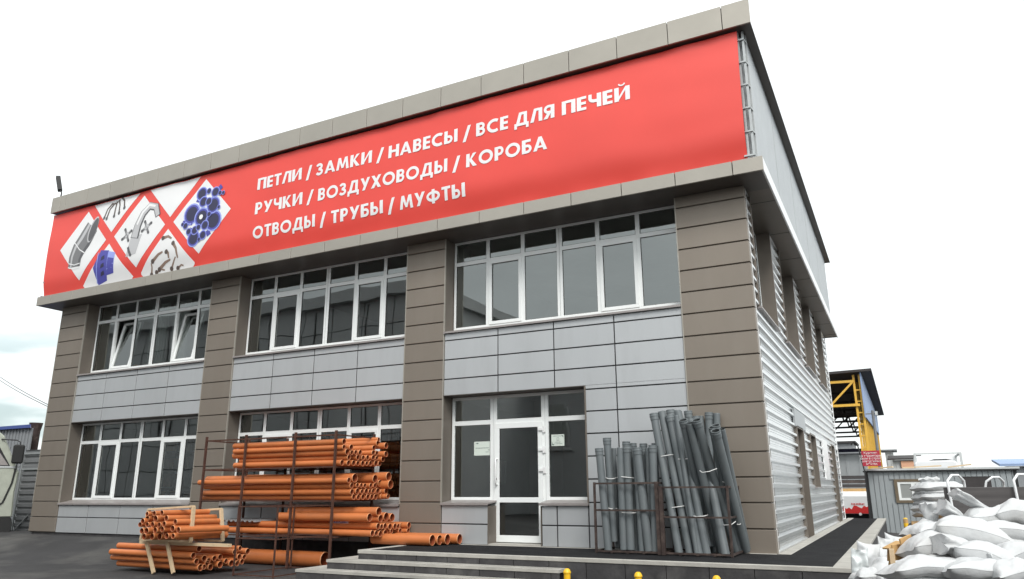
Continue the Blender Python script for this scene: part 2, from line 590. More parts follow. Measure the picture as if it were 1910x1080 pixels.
JV = [[-4.95, -3.74, -2.52], [-10.925, -9.68, -8.444], [-16.95, -15.71, -14.49]]
for n, (x0, x1) in enumerate(BAY):
    b = MB()
    cassettes(b, x0, x1, 2.835, 4.10, JV[n])
    if n == 0:
        cassettes(b, -3.13, x1, 0.0, 2.832, [-2.52])
        cassettes(b, -4.05, -3.13, 0.0, 0.70, [-3.74])
        cassettes(b, x0, -5.16, 0.0, 0.70, [])
    else:
        cassettes(b, x0, x1, -0.02, 0.66, JV[n])
    b.build('spandrel_panel', BLD, bevel=0.003)
    k = MB()
    k.box(x0 + 0.001, x1 - 0.001, 0.0405, 0.30, 2.84, 4.09, 'joint_dark')
    if n == 0:
        k.box(-3.12, x1 - 0.001, 0.0405, 0.30, 0.0, 2.838, 'joint_dark')
        k.box(-4.04, -3.122, 0.0405, 0.30, 0.0, 0.69, 'joint_dark')
        k.box(x0 + 0.001, -5.17, 0.0405, 0.30, 0.0, 0.69, 'joint_dark')
        k.box(-5.167, -5.15, 0.012, 0.42, 0.0, 0.695, 'brown_sheet')
        k.box(-4.065, -4.052, 0.012, 0.42, 0.0, 0.695, 'brown_sheet')
        # lining of the door recess
        k.box(-3.118, -3.145, 0.010, 0.42, 0.70, 2.834, 'brown_sheet')
        k.box(x0 + 0.001, -3.12, 0.008, 0.40, 2.822, 2.8335, 'soffit_brown')
    else:
        k.box(x0 + 0.001, x1 - 0.001, 0.0405, 0.30, -0.02, 0.65, 'joint_dark')
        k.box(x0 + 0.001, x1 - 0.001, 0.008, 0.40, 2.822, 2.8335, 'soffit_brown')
    k.build('panel_backing', BLD)

# window sills (metal flashings, sloping out)
for n, (x0, x1) in enumerate(BAY):
    def sill(a, c, zf, zb, yb=0.40):
        s = MB()
        s.prism([(-0.035, zf), (yb, zb), (yb, zb - 0.03), (-0.02, zf - 0.025), (-0.035, zf - 0.04)], a, c, 'x', 'sill_metal')
        s.build('sill', BLD)
    sill(x0 + 0.004, x1 - 0.004, 4.145, 4.245)
    if n == 0:
        sill(x0 + 0.004, -5.14, 0.745, 0.80)
        sill(-4.08, -3.12, 0.745, 0.80)
    else:
        sill(x0 + 0.004, x1 - 0.004, 0.715, 0.80)

FW = 0.052      # frame profile


def window(x0, x1, z0, z1, y, zt, lights, sashes=(), tilted=(), T=None, name='window', mids=()):
    """white plastic window; lights = x positions of mullions (centres), wide mullion where listed in mids"""
    f = MB(T)
    d0, d1 = y, y + 0.07
    P = 'pvc_white'
    xs = [x0] + list(lights) + [x1]
    f.box(x0, x1, d0, d1, z0, z0 + FW, P)
    f.box(x0, x1, d0, d1, z1 - FW, z1, P)
    f.box(x0, x0 + FW, d0, d1, z0 + FW, z1 - FW, P)
    f.box(x1 - FW, x1, d0, d1, z0 + FW, z1 - FW, P)
    cells = []
    for i in range(len(xs) - 1):
        wl = FW if i == 0 else (0.062 if xs[i] in mids else 0.043)
        wr = FW if i + 2 == len(xs) else (0.062 if xs[i + 1] in mids else 0.043)
        if i + 2 < len(xs):
            f.box(xs[i + 1] - wr, xs[i + 1] + wr, d0 + 0.001, d1, z0 + FW, z1 - FW, P)
            if xs[i + 1] in mids:
                f.box(xs[i + 1] - 0.004, xs[i + 1] + 0.004, d0 - 0.0015, d0 + 0.02, z0 + FW, z1 - FW, 'gasket')
        f.box(xs[i] + wl, xs[i + 1] - wr, d0 + 0.002, d1, zt - 0.042, zt + 0.042, P)
        cells.append((xs[i] + wl, xs[i + 1] - wr))
    fo = f.build(name, BLD, bevel=0.004)
    g = MB(T)
    q = MB(T)
    for i, (a, c) in enumerate(cells):
        for (lo, hi, low) in ((z0 + FW, zt - 0.042, True), (zt + 0.042, z1 - FW, False)):
            if low and i in tilted:
                continue
            ins = 0.0
            if low and i in sashes:
                s = MB(T)
                w = 0.055
                s.box(a - 0.012, c + 0.012, d0 - 0.016, d0 + 0.05, lo - 0.012, lo + w, P)
                s.box(a - 0.012, c + 0.012, d0 - 0.016, d0 + 0.05, hi - w, hi + 0.012, P)
                s.box(a - 0.012, a + w, d0 - 0.016, d0 + 0.05, lo + w, hi - w, P)
                s.box(c - w, c + 0.012, d0 - 0.016, d0 + 0.05, lo + w, hi - w, P)
                s.build('sash', fo, bevel=0.004)
                ins = w
            # black rubber seal round each pane, then the pane
            for (p0, p1, r0, r1) in ((a + ins, c - ins, lo + ins, lo + ins + 0.007), (a + ins, c - ins, hi - ins - 0.007, hi - ins), (a + ins, a + ins + 0.007, lo + ins, hi - ins), (c - ins - 0.007, c - ins, lo + ins, hi - ins)):
                q.box(p0, p1, d0 + 0.012, d0 + 0.02, r0, r1, 'gasket')
            yy = d0 + 0.024
            tw = random.uniform(-0.0022, 0.0022)
            th = random.uniform(-0.0022, 0.0022)
            g.quad([(a + ins, yy + tw + th, lo + ins), (c - ins, yy - tw + th, lo + ins), (c - ins, yy - tw - th, hi - ins), (a + ins, yy + tw - th, hi - ins)], 'glass')
    g.build('pane', fo)
    q.build('seal', fo)
    for i in tilted:
        a, c = cells[i]
        lo, hi = z0 + FW, zt - 0.042
        s = MB()
        w = 0.06
        h = hi - lo
        s.box(a - 0.012, c + 0.012, -0.02, 0.045, 0, w, P)
        s.box(a - 0.012, c + 0.012, -0.02, 0.045, h - w, h, P)
        s.box(a - 0.012, a + w, -0.02, 0.045, w, h - w, P)
        s.box(c - w, c + 0.012, -0.02, 0.045, w, h - w, P)
        s.quad([(a + w, 0.01, w), (c - w, 0.01, w), (c - w, 0.01, h - w), (a + w, 0.01, h - w)], 'glass')
        so_ = s.build('sash', fo)
        so_.location = (0, d0 + 0.01, lo)
        so_.rotation_euler = (R(-10.5), 0, 0)
    return fo


YW = 0.35
for n, (x0, x1) in enumerate(BAY):
    a, c = x0 + 0.012, x1 - 0.012
    st = (c - a) / 6
    ms = [a + st * k + (0.0 if k == 3 else 0.0) for k in range(1, 6)]
    window(a, c, 4.235, 6.176, YW, 5.68, ms, sashes=(1, 4) if n != 2 else (), tilted=(1, 4) if n == 2 else (), mids=(ms[2],))
    if n:
        window(a, c, 0.795, 2.815, YW, 2.30, ms, sashes=(1, 4), mids=(ms[2],))

# entrance: three upper lights, two side lights and the door
f = MB()
P = 'pvc_white'
a0, a1 = -6.188, -3.15
dl, dr = -5.20, -4.135
f.box(a0, a1, YW, YW + 0.07, 2.755, 2.815, P)
f.box(a0, a0 + 0.055, YW, YW + 0.07, 0.795, 2.755, P)
f.box(a1 - 0.055, a1, YW, YW + 0.07, 0.795, 2.755, P)
f.box(dl - 0.10, dl + 0.045, YW, YW + 0.07, 0.02, 2.755, P)
f.box(dr - 0.045, dr + 0.10, YW, YW + 0.07, 0.02, 2.755, P)
f.box(a0 + 0.055, dl - 0.10, YW + 0.001, YW + 0.07, 0.795, 0.85, P)
f.box(dr + 0.10, a1 - 0.055, YW + 0.001, YW + 0.07, 0.795, 0.85, P)
for (p, q_) in ((a0 + 0.055, dl - 0.10), (dl + 0.045, dr - 0.045), (dr + 0.10, a1 - 0.055)):
    f.box(p, q_, YW + 0.002, YW + 0.07, 2.245, 2.335, P)
f.box(dl - 0.035, dl - 0.027, YW - 0.0015, YW + 0.01, 0.02, 2.75, 'gasket')
f.box(dr + 0.03, dr + 0.038, YW - 0.0015, YW + 0.01, 0.02, 2.75, 'gasket')
ent = f.build('shop_front', BLD, bevel=0.004)
g = MB()
for (p, q_, z0, z1) in ((a0 + 0.055, dl - 0.10, 0.85, 2.245), (dr + 0.10, a1 - 0.055, 0.85, 2.245), (a0 + 0.055, dl - 0.10, 2.335, 2.755), (dl + 0.045, dr - 0.045, 2.335, 2.755), (dr + 0.10, a1 - 0.055, 2.335, 2.755)):
    g.quad([(p, YW + 0.03, z0), (q_, YW + 0.029, z0), (q_, YW + 0.031, z1), (p, YW + 0.030, z1)], 'glass')
g.build('pane', ent)
d = MB()
x0, x1, y0, y1 = dl + 0.012, dr - 0.012, YW - 0.022, YW + 0.05
z0, z1 = 0.03, 2.255
w = 0.105
d.box(x0, x1, y0, y1, z0, z0 + 0.125, P)
d.box(x0, x1, y0, y1, z1 - w, z1, P)
d.box(x0, x0 + w, y0, y1, z0 + 0.125, z1 - w, P)
d.box(x1 - w, x1, y0, y1, z0 + 0.125, z1 - w, P)
d.box(x0 + w, x1 - w, y0, y1, 0.75, 0.845, P)
door = d.build('door', BLD, bevel=0.004)
g = MB()
for (za, zb) in ((z0 + 0.125, 0.75), (0.845, z1 - w)):
    g.quad([(x0 + w, YW, za), (x1 - w, YW + 0.001, za), (x1 - w, YW, zb), (x0 + w, YW - 0.001, zb)], 'glass')
    for (p0, p1, r0, r1) in ((x0 + w, x1 - w, za, za + 0.008), (x0 + w, x1 - w, zb - 0.008, zb), (x0 + w, x0 + w + 0.008, za, zb), (x1 - w - 0.008, x1 - w, za, zb)):
        g.box(p0, p1, YW - 0.012, YW - 0.004, r0, r1, 'gasket')
g.build('pane', door)
h = MB()
hx = x0 + 0.055
h.tube([(hx, y0, 1.08), (hx, y0 - 0.06, 1.09), (hx + 0.005, y0 - 0.075, 1.13), (hx + 0.005, y0 - 0.075, 1.52), (hx, y0 - 0.06, 1.56), (hx, y0, 1.57)], 0.016, 'white_trim', 10)
h.tube([(hx + 0.05, YW + 0.03, 1.08), (hx + 0.11, YW + 0.12, 1.1), (hx + 0.12, YW + 0.12, 1.52), (hx + 0.05, YW + 0.03, 1.56)], 0.015, 'interior_wall', 10)
h.box(hx - 0.025, hx + 0.005, y0 - 0.006, y0, 1.14, 1.24, 'white_trim')
h.box(hx - 0.014, hx - 0.004, y0 - 0.009, y0, 1.17, 1.21, 'black_paint')
h.build('handle', door)
for hz in (2.10, 1.72, 1.34):
    k = MB()
    k.box(x1 - 0.075, x1 + 0.01, y0 - 0.03, y0, hz - 0.02, hz + 0.03, 'white_trim')
    k.tube([(x1 + 0.018, y0 - 0.018, hz - 0.06), (x1 + 0.018, y0 - 0.018, hz + 0.06)], 0.013, 'white_trim', 8)
    k.box(x1 + 0.02, x1 + 0.055, y0 + 0.002, y0 + 0.012, hz - 0.06, hz + 0.06, 'white_trim')
    k.build('hinge', door)
MB().box(-5.15, -4.07, 0.0, 0.42, -0.02, 0.018, 'concrete').build('threshold', BLD)

# soffit, fascia, parapet
s = MB()
XL, XR = -19.705, 0.437
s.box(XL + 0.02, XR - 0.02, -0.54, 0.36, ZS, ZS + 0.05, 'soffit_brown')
s.box(-0.30, XR - 0.02, 0.362, 15.62, ZS + 0.0015, ZS + 0.05, 'brown_sheet')
for k in range(8):
    s.box(-0.05, XR - 0.021, 1.0 + k * 2, 1.012 + k * 2, ZS - 0.003, ZS + 0.01, 'joint_dark')
s.build('soffit', BLD)
s = MB()
xs = [XL] + [-19.07 + i for i in range(0, 20)] + [XR]
for i in range(len(xs) - 1):
    s.box(xs[i] + (0.007 if i else 0), xs[i + 1] - (0.007 if i + 2 < len(xs) else 0), -0.56, -0.52, ZS - 0.01, ZS + 0.247, 'brown_trim')
s.box(XL + 0.002, XR - 0.03, -0.519, -0.002, ZS + 0.2, ZS + 0.243, 'brown_sheet')
s.box(XL + 0.002, XL + 0.04, -0.519, 0.3, ZS - 0.008, ZS + 0.199, 'brown_trim')
s.build('fascia', BLD, bevel=0.004)
s = MB()
for k in range(8):
    s.box(XR - 0.03, XR, -0.518 + k * 2.02, -0.518 + (k + 1) * 2.02 - 0.006, ZS - 0.01, ZS + 0.247, 'white_trim')
s.box(0.26, XR - 0.031, -0.001, 15.62, ZS + 0.2, ZS + 0.243, 'white_trim')
s.build('side_fascia', BLD)
s = MB()
PL, PR = -20.0, 0.455
xs = [PL, -19.58] + [-19.33 + i * 1.0152 for i in range(0, 20)] + [PR]
for i in range(len(xs) - 1):
    s.box(xs[i] + (0.007 if i else 0), xs[i + 1] - (0.007 if i + 2 < len(xs) else 0), -0.43, -0.39, 9.10, 9.59, 'brown_trim')
s.box(PL + 0.01, PR - 0.01, -0.3895, -0.384, 9.142, 9.575, 'joint_dark')
s.build('parapet', BLD, bevel=0.004)
s = MB()
s.box(PL + 0.01, PR - 0.01, -0.388, 16.15, 9.105, 9.14, 'soffit_brown')
s.box(PL, PL + 0.03, -0.389, 16.15, 9.141, 9.585, 'brown_trim')
s.prism([(PR - 0.006, 9.104), (PR, 9.104), (PR - 0.16, 9.585), (PR - 0.18, 9.585)], -0.382, 16.16, 'y', 'brown_trim')
s.box(PL + 0.03, PR - 0.19, 16.12, 16.15, 9.141, 9.585, 'brown_trim')
s.box(PL + 0.031, PR - 0.19, -0.388, 16.119, 9.30, 9.40, 'roof_membrane')
s.build('roof', BLD)

# upper side wall, vertical corrugation, and upper front wall behind the banner
s = MB()
prof = []
y = 0.0
while y < 15.55:
    prof += [(y, 0.285), (y + 0.055, 0.285), (y + 0.065, 0.273), (y + 0.09, 0.273), (y + 0.1, 0.285)]
    y += 0.115
prof += [(15.6, 0.285)]
v = [(x, yy, z) for z in (6.43, 9.104) for (yy, x) in prof]
n = len(prof)
s.add(v, [(i, i + 1, n + i + 1, n + i) for i in range(n - 1)], 'zinc_plain')
for yy in (3.0, 6.0, 9.0, 12.0):
    s.box(0.285, 0.291, yy, yy + 0.012, 6.43, 9.10, 'galv')
s.box(0.19, 0.27, -0.01, 0.03, 6.425, 9.104, 'zinc_plain')
s.box(-19.7, 0.19, 0.0, 0.05, 6.425, 9.104, 'zinc_plain')
s.box(-19.7, -19.65, 0.05, 15.5, 6.18, 9.104, 'zinc_plain')
s.box(-19.6, 0.265, 15.55, 15.6, 6.18, 9.104, 'zinc_plain')
s.build('upper_cladding', BLD)

# lower side wall x = 0, horizontal profiled sheet, cut round the openings
SIDE_OPEN = [(0.62, 2.83, 4.09, 6.19), (4.24, 6.55, 4.09, 6.19), (7.98, 10.30, 4.09, 6.19), (11.76, 13.90, 4.09, 6.19),
             (4.25, 5.35, -0.05, 2.24), (6.85, 7.99, 1.02, 2.25), (12.86, 13.93, -0.05, 2.29)]


def side_cladding():
    pz, period = [], 0.2075
    z = -0.02
    while z < ZS:
        pz += [(z, 0.0), (z + 0.035, 0.0), (z + 0.062, -0.054), (z + 0.085, -0.054), (z + 0.088, -0.044), (z + 0.100, -0.044), (z + 0.103, -0.054), (z + 0.128, -0.054), (z + 0.131, -0.044), (z + 0.143, -0.044), (z + 0.146, -0.054), (z + 0.170, -0.054), (z + 0.196, 0.0)]
        z += period
    pz = [(a, b) for a, b in pz if a < ZS] + [(ZS, 0.0)]
    ys = sorted({0.165, BL} | {q for o in SIDE_OPEN for q in o[:2]} | {3.5, 7.2, 10.9})
    s = MB()
    for i in range(len(ys) - 1):
        a, c = ys[i], ys[i + 1]
        m = (a + c) / 2
        holes = [(o[2], o[3]) for o in SIDE_OPEN if o[0] < m < o[1]]
        runs, cur = [], []
        for (z, x) in pz:
            if any(h0 < z < h1 for h0, h1 in holes):
                if len(cur) > 1: runs.append(cur)
                cur = []
            else:
                cur.append((z, x))
        if len(cur) > 1: runs.append(cur)
        for rr in runs:
            n = len(rr)
            v = [(x - 0.002, yy, z) for yy in (a, c) for (z, x) in rr]
            s.add(v, [(k, n + k, n + k + 1, k + 1) for k in range(n - 1)], 'zinc')
    return s.build('side_cladding', BLD)


side_cladding()
s = MB()
s.box(-0.32, -0.045, BL - 0.05, BL, -0.05, ZS - 0.002, 'zinc_plain')
s.box(-0.02, 0.006, BL, BL + 0.05, -0.05, ZS - 0.002, 'white_trim')
s.box(-0.012, 0.004, 0.155, 0.185, -0.02, ZS - 0.004, 'white_trim')
s.build('corner_trim', BLD)
sT = lambda v: Vector((-v.y, v.x, v.z))
for (a, c, z0, z1) in SIDE_OPEN:
    s = MB()
    zt = min(z1, ZS - 0.004)
    s.box(-0.34, 0.012, a - 0.04, a, z0, zt, 'brown_sheet')
    s.box(-0.34, 0.012, c, c + 0.04, z0, zt, 'brown_sheet')
    s.box(0.0, 0.010, c + 0.04, c + 0.09, z0, zt, 'brown_sheet')
    if z1 < 6:
        s.box(-0.34, 0.012, a, c, z1, z1 + 0.04, 'brown_sheet')
    if z0 > 0.5:
        s.box(-0.34, 0.045, a - 0.04, c + 0.04, z0 - 0.028, z0, 'sill_metal')
    s.build('reveal', BLD)
for (a, c, z0, z1) in SIDE_OPEN[:4]:
    ms = [a + (c - a) / 3, a + 2 * (c - a) / 3]
    window(a + 0.01, c - 0.01, z0 + 0.04, 6.17, 0.26, 5.65, ms, sashes=(1,), T=sT)
a, c, z0, z1 = SIDE_OPEN[5]
window(a + 0.01, c - 0.01, z0 + 0.01, z1 - 0.01, 0.26, 1.85, [(a + c) / 2], sashes=(1,), T=sT)
for (a, c, z0, z1) in (SIDE_OPEN[4], SIDE_OPEN[6]):
    s = MB(sT)
    s.box(a + 0.01, c - 0.01, 0.22, 0.27, 0.0, z1 - 0.01, 'brown_panel')
    s.box(a + 0.08, c - 0.08, 0.205, 0.22, 0.12, z1 - 0.12, 'brown_sheet')
    s.build('side_door', BLD)
    k = MB(sT)
    k.tube([(c - 0.14, 0.2, 0.98), (c - 0.14, 0.15, 0.98), (c - 0.26, 0.15, 0.98)], 0.012, 'galv', 8)
    k.build('handle', BLD.children[-1])
s = MB()
s.box(-0.03, 0.016, 9.90, 11.22, 1.22, 2.31, 'white_trim')
s.box(-0.03, 0.012, 4.0, 5.9, 2.26, 2.62, 'zinc_plain')
s.build('blanking_sheet', BLD)

# structure behind the skin: slabs, rooms
s = MB()
s.box(-19.3, -0.32, 0.31, BL - 0.06, 2.86, 3.30, 'interior_wall')
s.box(-19.3, -0.32, 0.31, BL - 0.06, -0.30, -0.01, 'interior_floor')
s.box(-19.3, -0.32, 0.51, BL - 0.06, 6.24, 6.42, 'interior_wall')
s.build('floor_slab', BLD)
s = MB()
s.box(-19.3, -0.33, 7.0, 7.2, -0.005, 2.855, 'interior_dark')
s.box(-19.3, -0.33, 6.2, 6.4, 3.305, 6.235, 'interior_wall')
for xw in (-6.7, -12.7):
    s.box(xw - 0.1, xw + 0.1, 0.51, 6.99, 0.0, 2.855, 'interior_wall')
    s.box(xw - 0.1, xw + 0.1, 0.51, 6.19, 3.305, 6.235, 'interior_wall')
s.box(-19.3, -19.1, 0.51, BL - 0.1, -0.005, 2.855, 'interior_wall')
s.box(-19.3, -19.1, 0.51, BL - 0.1, 3.305, 6.235, 'interior_wall')
s.box(-0.36, -0.33, 7.21, BL - 0.1, 0.0, 2.855, 'interior_dark')
s.box(-0.36, -0.34, 0.51, 4.2, 0.0, 2.855, 'interior_dark')
s.build('interior_partition', BLD)
# side returns of the window openings inside
s = MB()
for (x0, x1) in BAY:
    for z0, z1 in ((0.0, 2.855), (3.305, 6.235)):
        if x0 > -7 and z0 == 0.0:
            continue
        s.box(x0 - 0.02, x0 + 0.015, 0.505, 1.05, z0, z1, 'interior_wall')
    s.box(x0, x1, 0.425, 0.62, 3.305, 4.20, 'interior_wall')
    if x0 < -7:
        s.box(x0, x1, 0.425, 0.62, 0.0, 0.78, 'interior_wall')
s.build('interior_jamb', BLD)
MB().box(-19.25, 0.0, 0.05, 15.4, GZ - 0.2, -0.031, 'riser_stone').build('plinth', BLD)

# ------------------------------------------------------------------ terrace, steps
T_ = thing('entrance_terrace', 'dark asphalt terrace with pale concrete edging wrapped around the shop corner', 'terrace', (0, -1, GZ))


def on(o):
    o.parent = T_
    o.matrix_parent_inverse = Matrix.Translation((0, 1, -GZ))
    return o


TX0, TX1, TY0, TY1 = -6.64, 1.2, -1.95, 16.4
m = MB()
m.box(TX0 + 0.14, 0.93, TY0 + 0.10, -0.001, -0.10, -0.008, 'deck_asphalt')
m.box(0.20, 0.93, 0.0, TY1 - 0.02, -0.10, -0.008, 'deck_asphalt')
on(m.build('deck'))
m = MB()
m.box(TX0, TX1, TY0, TY0 + 0.098, -0.06, 0.0, 'concrete')
m.box(TX0, TX0 + 0.138, TY0 + 0.0985, -0.001, -0.06, -0.001, 'concrete')
m.box(0.932, TX1, TY0 + 0.0985, TY1, -0.06, -0.001, 'concrete')
m.box(0.004, 0.198, 0.0, TY1, -0.06, -0.001, 'concrete')
m.box(-6.2, -0.002, -0.06, -0.001, -0.05, -0.002, 'concrete')
on(m.build('edging', bevel=0.006))
m = MB()
x = TX0 + 0.012
while x < TX1 - 0.02:
    e_ = min(x + 0.595, TX1 - 0.012)
    m.box(x + 0.003, e_ - 0.003, TY0 + 0.012, TY0 + 0.06, GZ - 0.05, -0.061, 'riser_stone')
    x += 0.6
y = TY0 + 0.07
while y < TY1 - 0.05:
    e_ = min(y + 0.595, TY1)
    m.box(TX1 - 0.06, TX1 - 0.012, y + 0.003, e_ - 0.003, GZ - 0.4, -0.061, 'riser_stone')
    if e_ < 0:
        m.box(TX0 + 0.012, TX0 + 0.06, y + 0.003, e_ - 0.003, GZ - 0.05, -0.061, 'riser_stone')
    y += 0.6
m.box(TX0 + 0.065, TX1 - 0.065, TY0 + 0.065, -0.002, GZ - 0.05, -0.102, 'concrete')
m.box(0.006, TX1 - 0.065, 0.0, TY1, GZ - 0.4, -0.102, 'concrete')
on(m.build('retaining_wall'))
STP = thing('entrance_steps', 'two wide dark stone steps with pale treads climbing to the shop terrace', 'steps', (-5, -2.3, GZ))
for k, (xl, yf, zt, xr) in enumerate(((-7.09, -2.215, -0.15, -2.745), (-7.53, -2.48, -0.30, -2.745))):
    m = MB()
    yb = TY0 + 0.011 if k == 0 else -2.205
    lx = TX0 + 0.01 if k == 0 else -7.08
    m.box(xl, xr, yf, yb, zt - 0.045, zt, 'concrete')
    m.box(xl, lx, yb + 0.0005, -0.45, zt - 0.045, zt - 0.0005, 'concrete')
    x = xl + 0.012
    while x < xr - 0.02:
        e_ = min(x + 0.595, xr - 0.005)
        m.box(x + 0.003, e_ - 0.003, yf + 0.012, yf + 0.05, zt - 0.2, zt - 0.046, 'riser_stone')
        x += 0.6
    y = yf + 0.06
    while y < -0.5:
        e_ = min(y + 0.595, -0.46)
        m.box(xl + 0.012, xl + 0.05, y + 0.003, e_ - 0.003, zt - 0.2, zt - 0.046, 'riser_stone')
        y += 0.6
    # anti-slip groove lines on the tread
    m.box(xl + 0.06, xr - 0.06, yf + 0.13, yf + 0.14, zt - 0.002, zt + 0.0012, 'joint_dark')
    o = m.build('step', STP)
    o.matrix_parent_inverse = Matrix.Translation((5, 2.3, -GZ))

# ------------------------------------------------------------------ banner
BY = -0.30


def by(x, z):
    """cloth surface: slack between its lacings, tucked in at top and bottom"""
    t = (z - 6.46) / (9.07 - 6.46)
    u = (x + 19.97) / 20.14
    belly = -0.05 * math.sin(math.pi * max(0, min(1, t))) * (0.6 + 0.4 * math.sin(u * 9.0))
    tuck = 0.10 * (1 - sstep(0.0, 0.30, t)) ** 1.5
    fold = 0.012 * noise.noise(Vector((x * 0.9, z * 1.6, 3.1))) + 0.018 * noise.noise(Vector((x * 0.35, z * 0.9, 7.7)))
    hem = 0.02 * noise.noise(Vector((x * 2.2, 0, 1.7))) * (1 - sstep(0, 0.12, t)) + 0.02 * noise.noise(Vector((x * 2.0, 5, 1.7))) * sstep(0.88, 1, t)
    return BY + belly + tuck + fold + hem


BN = thing('banner', 'long red advertising banner with white Russian lettering and product photos above the windows', 'banner', (-9.9, BY, 6.46))


def onb(o):
    o.parent = BN
    o.matrix_parent_inverse = Matrix.Translation((9.9, -BY, -6.46))
    return o


m = MB()
NX, NZ = 200, 30
v, fs = [], []
for j in range(NZ + 1):
    z = 6.46 + (9.07 - 6.46) * j / NZ
    for i in range(NX + 1):
        xl = -20.01 + 0.03 * math.sin(j / NZ * 3.14)
        xr = 0.15 + 0.035 * j / NZ
        x = xl + (xr - xl) * i / NX
        v.append((x, by(x, z), z))
for j in range(NZ):
    for i in range(NX):
        p = j * (NX + 1) + i
        fs.append((p, p + 1, p + NX + 2, p + NX + 1))
m.add(v, fs, 'banner_red', True)
onb(m.build('cloth'))


class Flat:
    """flat printed shapes laid on the banner cloth, each stroke a hair above the one below"""

    def __init__(self):
        self.mb = MB()
        self.k = 0
        self.step = 0.0009

    def tri(self, a, b, c, off, m, lim=0.14):
        ls = [((a[0] - b[0]) ** 2 + (a[1] - b[1]) ** 2, 0), ((b[0] - c[0]) ** 2 + (b[1] - c[1]) ** 2, 1), ((c[0] - a[0]) ** 2 + (c[1] - a[1]) ** 2, 2)]
        l, k = max(ls)
        if l > lim * lim:
            if k == 0: a, b, c = c, a, b
            elif k == 2: a, b, c = b, c, a
            md = ((b[0] + c[0]) / 2, (b[1] + c[1]) / 2)
            self.tri(a, b, md, off, m, lim)
            self.tri(a, md, c, off, m, lim)
            return
        self.mb.add([(x, by(x, z) - off, z) for x, z in (a, b, c)], [(0, 1, 2)], m)

    def poly(self, pts, m, sub=1):
        off = 0.0075 + self.step * self.k
        self.k += 1
        if len(pts) > 4:
            ctr = (sum(p[0] for p in pts) / len(pts), sum(p[1] for p in pts) / len(pts))
            for i in range(len(pts)):
                self.tri(ctr, pts[i], pts[(i + 1) % len(pts)], off, m)
        else:
            self.tri(pts[0], pts[1], pts[2], off, m)
            if len(pts) == 4:
                self.tri(pts[0], pts[2], pts[3], off, m)

    def band(self, pts, w, m):
        """a stroke of given width along a polyline"""
        off = 0.0075 + self.step * self.k
        self.k += 1
        P_ = [Vector((p[0], p[1])) for p in pts]
        ws = w if isinstance(w, (list, tuple)) else [w] * len(P_)
        closed = (P_[0] - P_[-1]).length < 1e-4
        L_, R_ = [], []
        for i, p in enumerate(P_):
            a = P_[i - 1] if i else (P_[-2] if closed else p)
            b = P_[i + 1] if i + 1 < len(P_) else (P_[1] if closed else p)
            d = (b - a).normalized()
            n = Vector((-d.y, d.x)) * (ws[i] / 2)
            L_.append(p + n)
            R_.append(p - n)
        for i in range(len(P_) - 1):
            q = [tuple(L_[i]), tuple(L_[i + 1]), tuple(R_[i + 1]), tuple(R_[i])]
            self.tri(q[0], q[1], q[2], off, m)
            self.tri(q[0], q[2], q[3], off, m)

    def disc(self, cx, cz, rx, rz, m, n=20, rot=0.0):
        c, s = math.cos(rot), math.sin(rot)
        self.poly([(cx + rx * math.cos(2 * math.pi * i / n) * c - rz * math.sin(2 * math.pi * i / n) * s, cz + rx * math.cos(2 * math.pi * i / n) * s + rz * math.sin(2 * math.pi * i / n) * c) for i in range(n)], m)


SW = 0.235   # stroke of the heavy geometric capitals (cap height 1)


def arcpts(cx, cy, rx, ry, a0, a1, n=14):
    return [(cx + rx * math.cos(R(a0 + (a1 - a0) * i / n)), cy + ry * math.sin(R(a0 + (a1 - a0) * i / n))) for i in range(n + 1)]


h = SW / 2


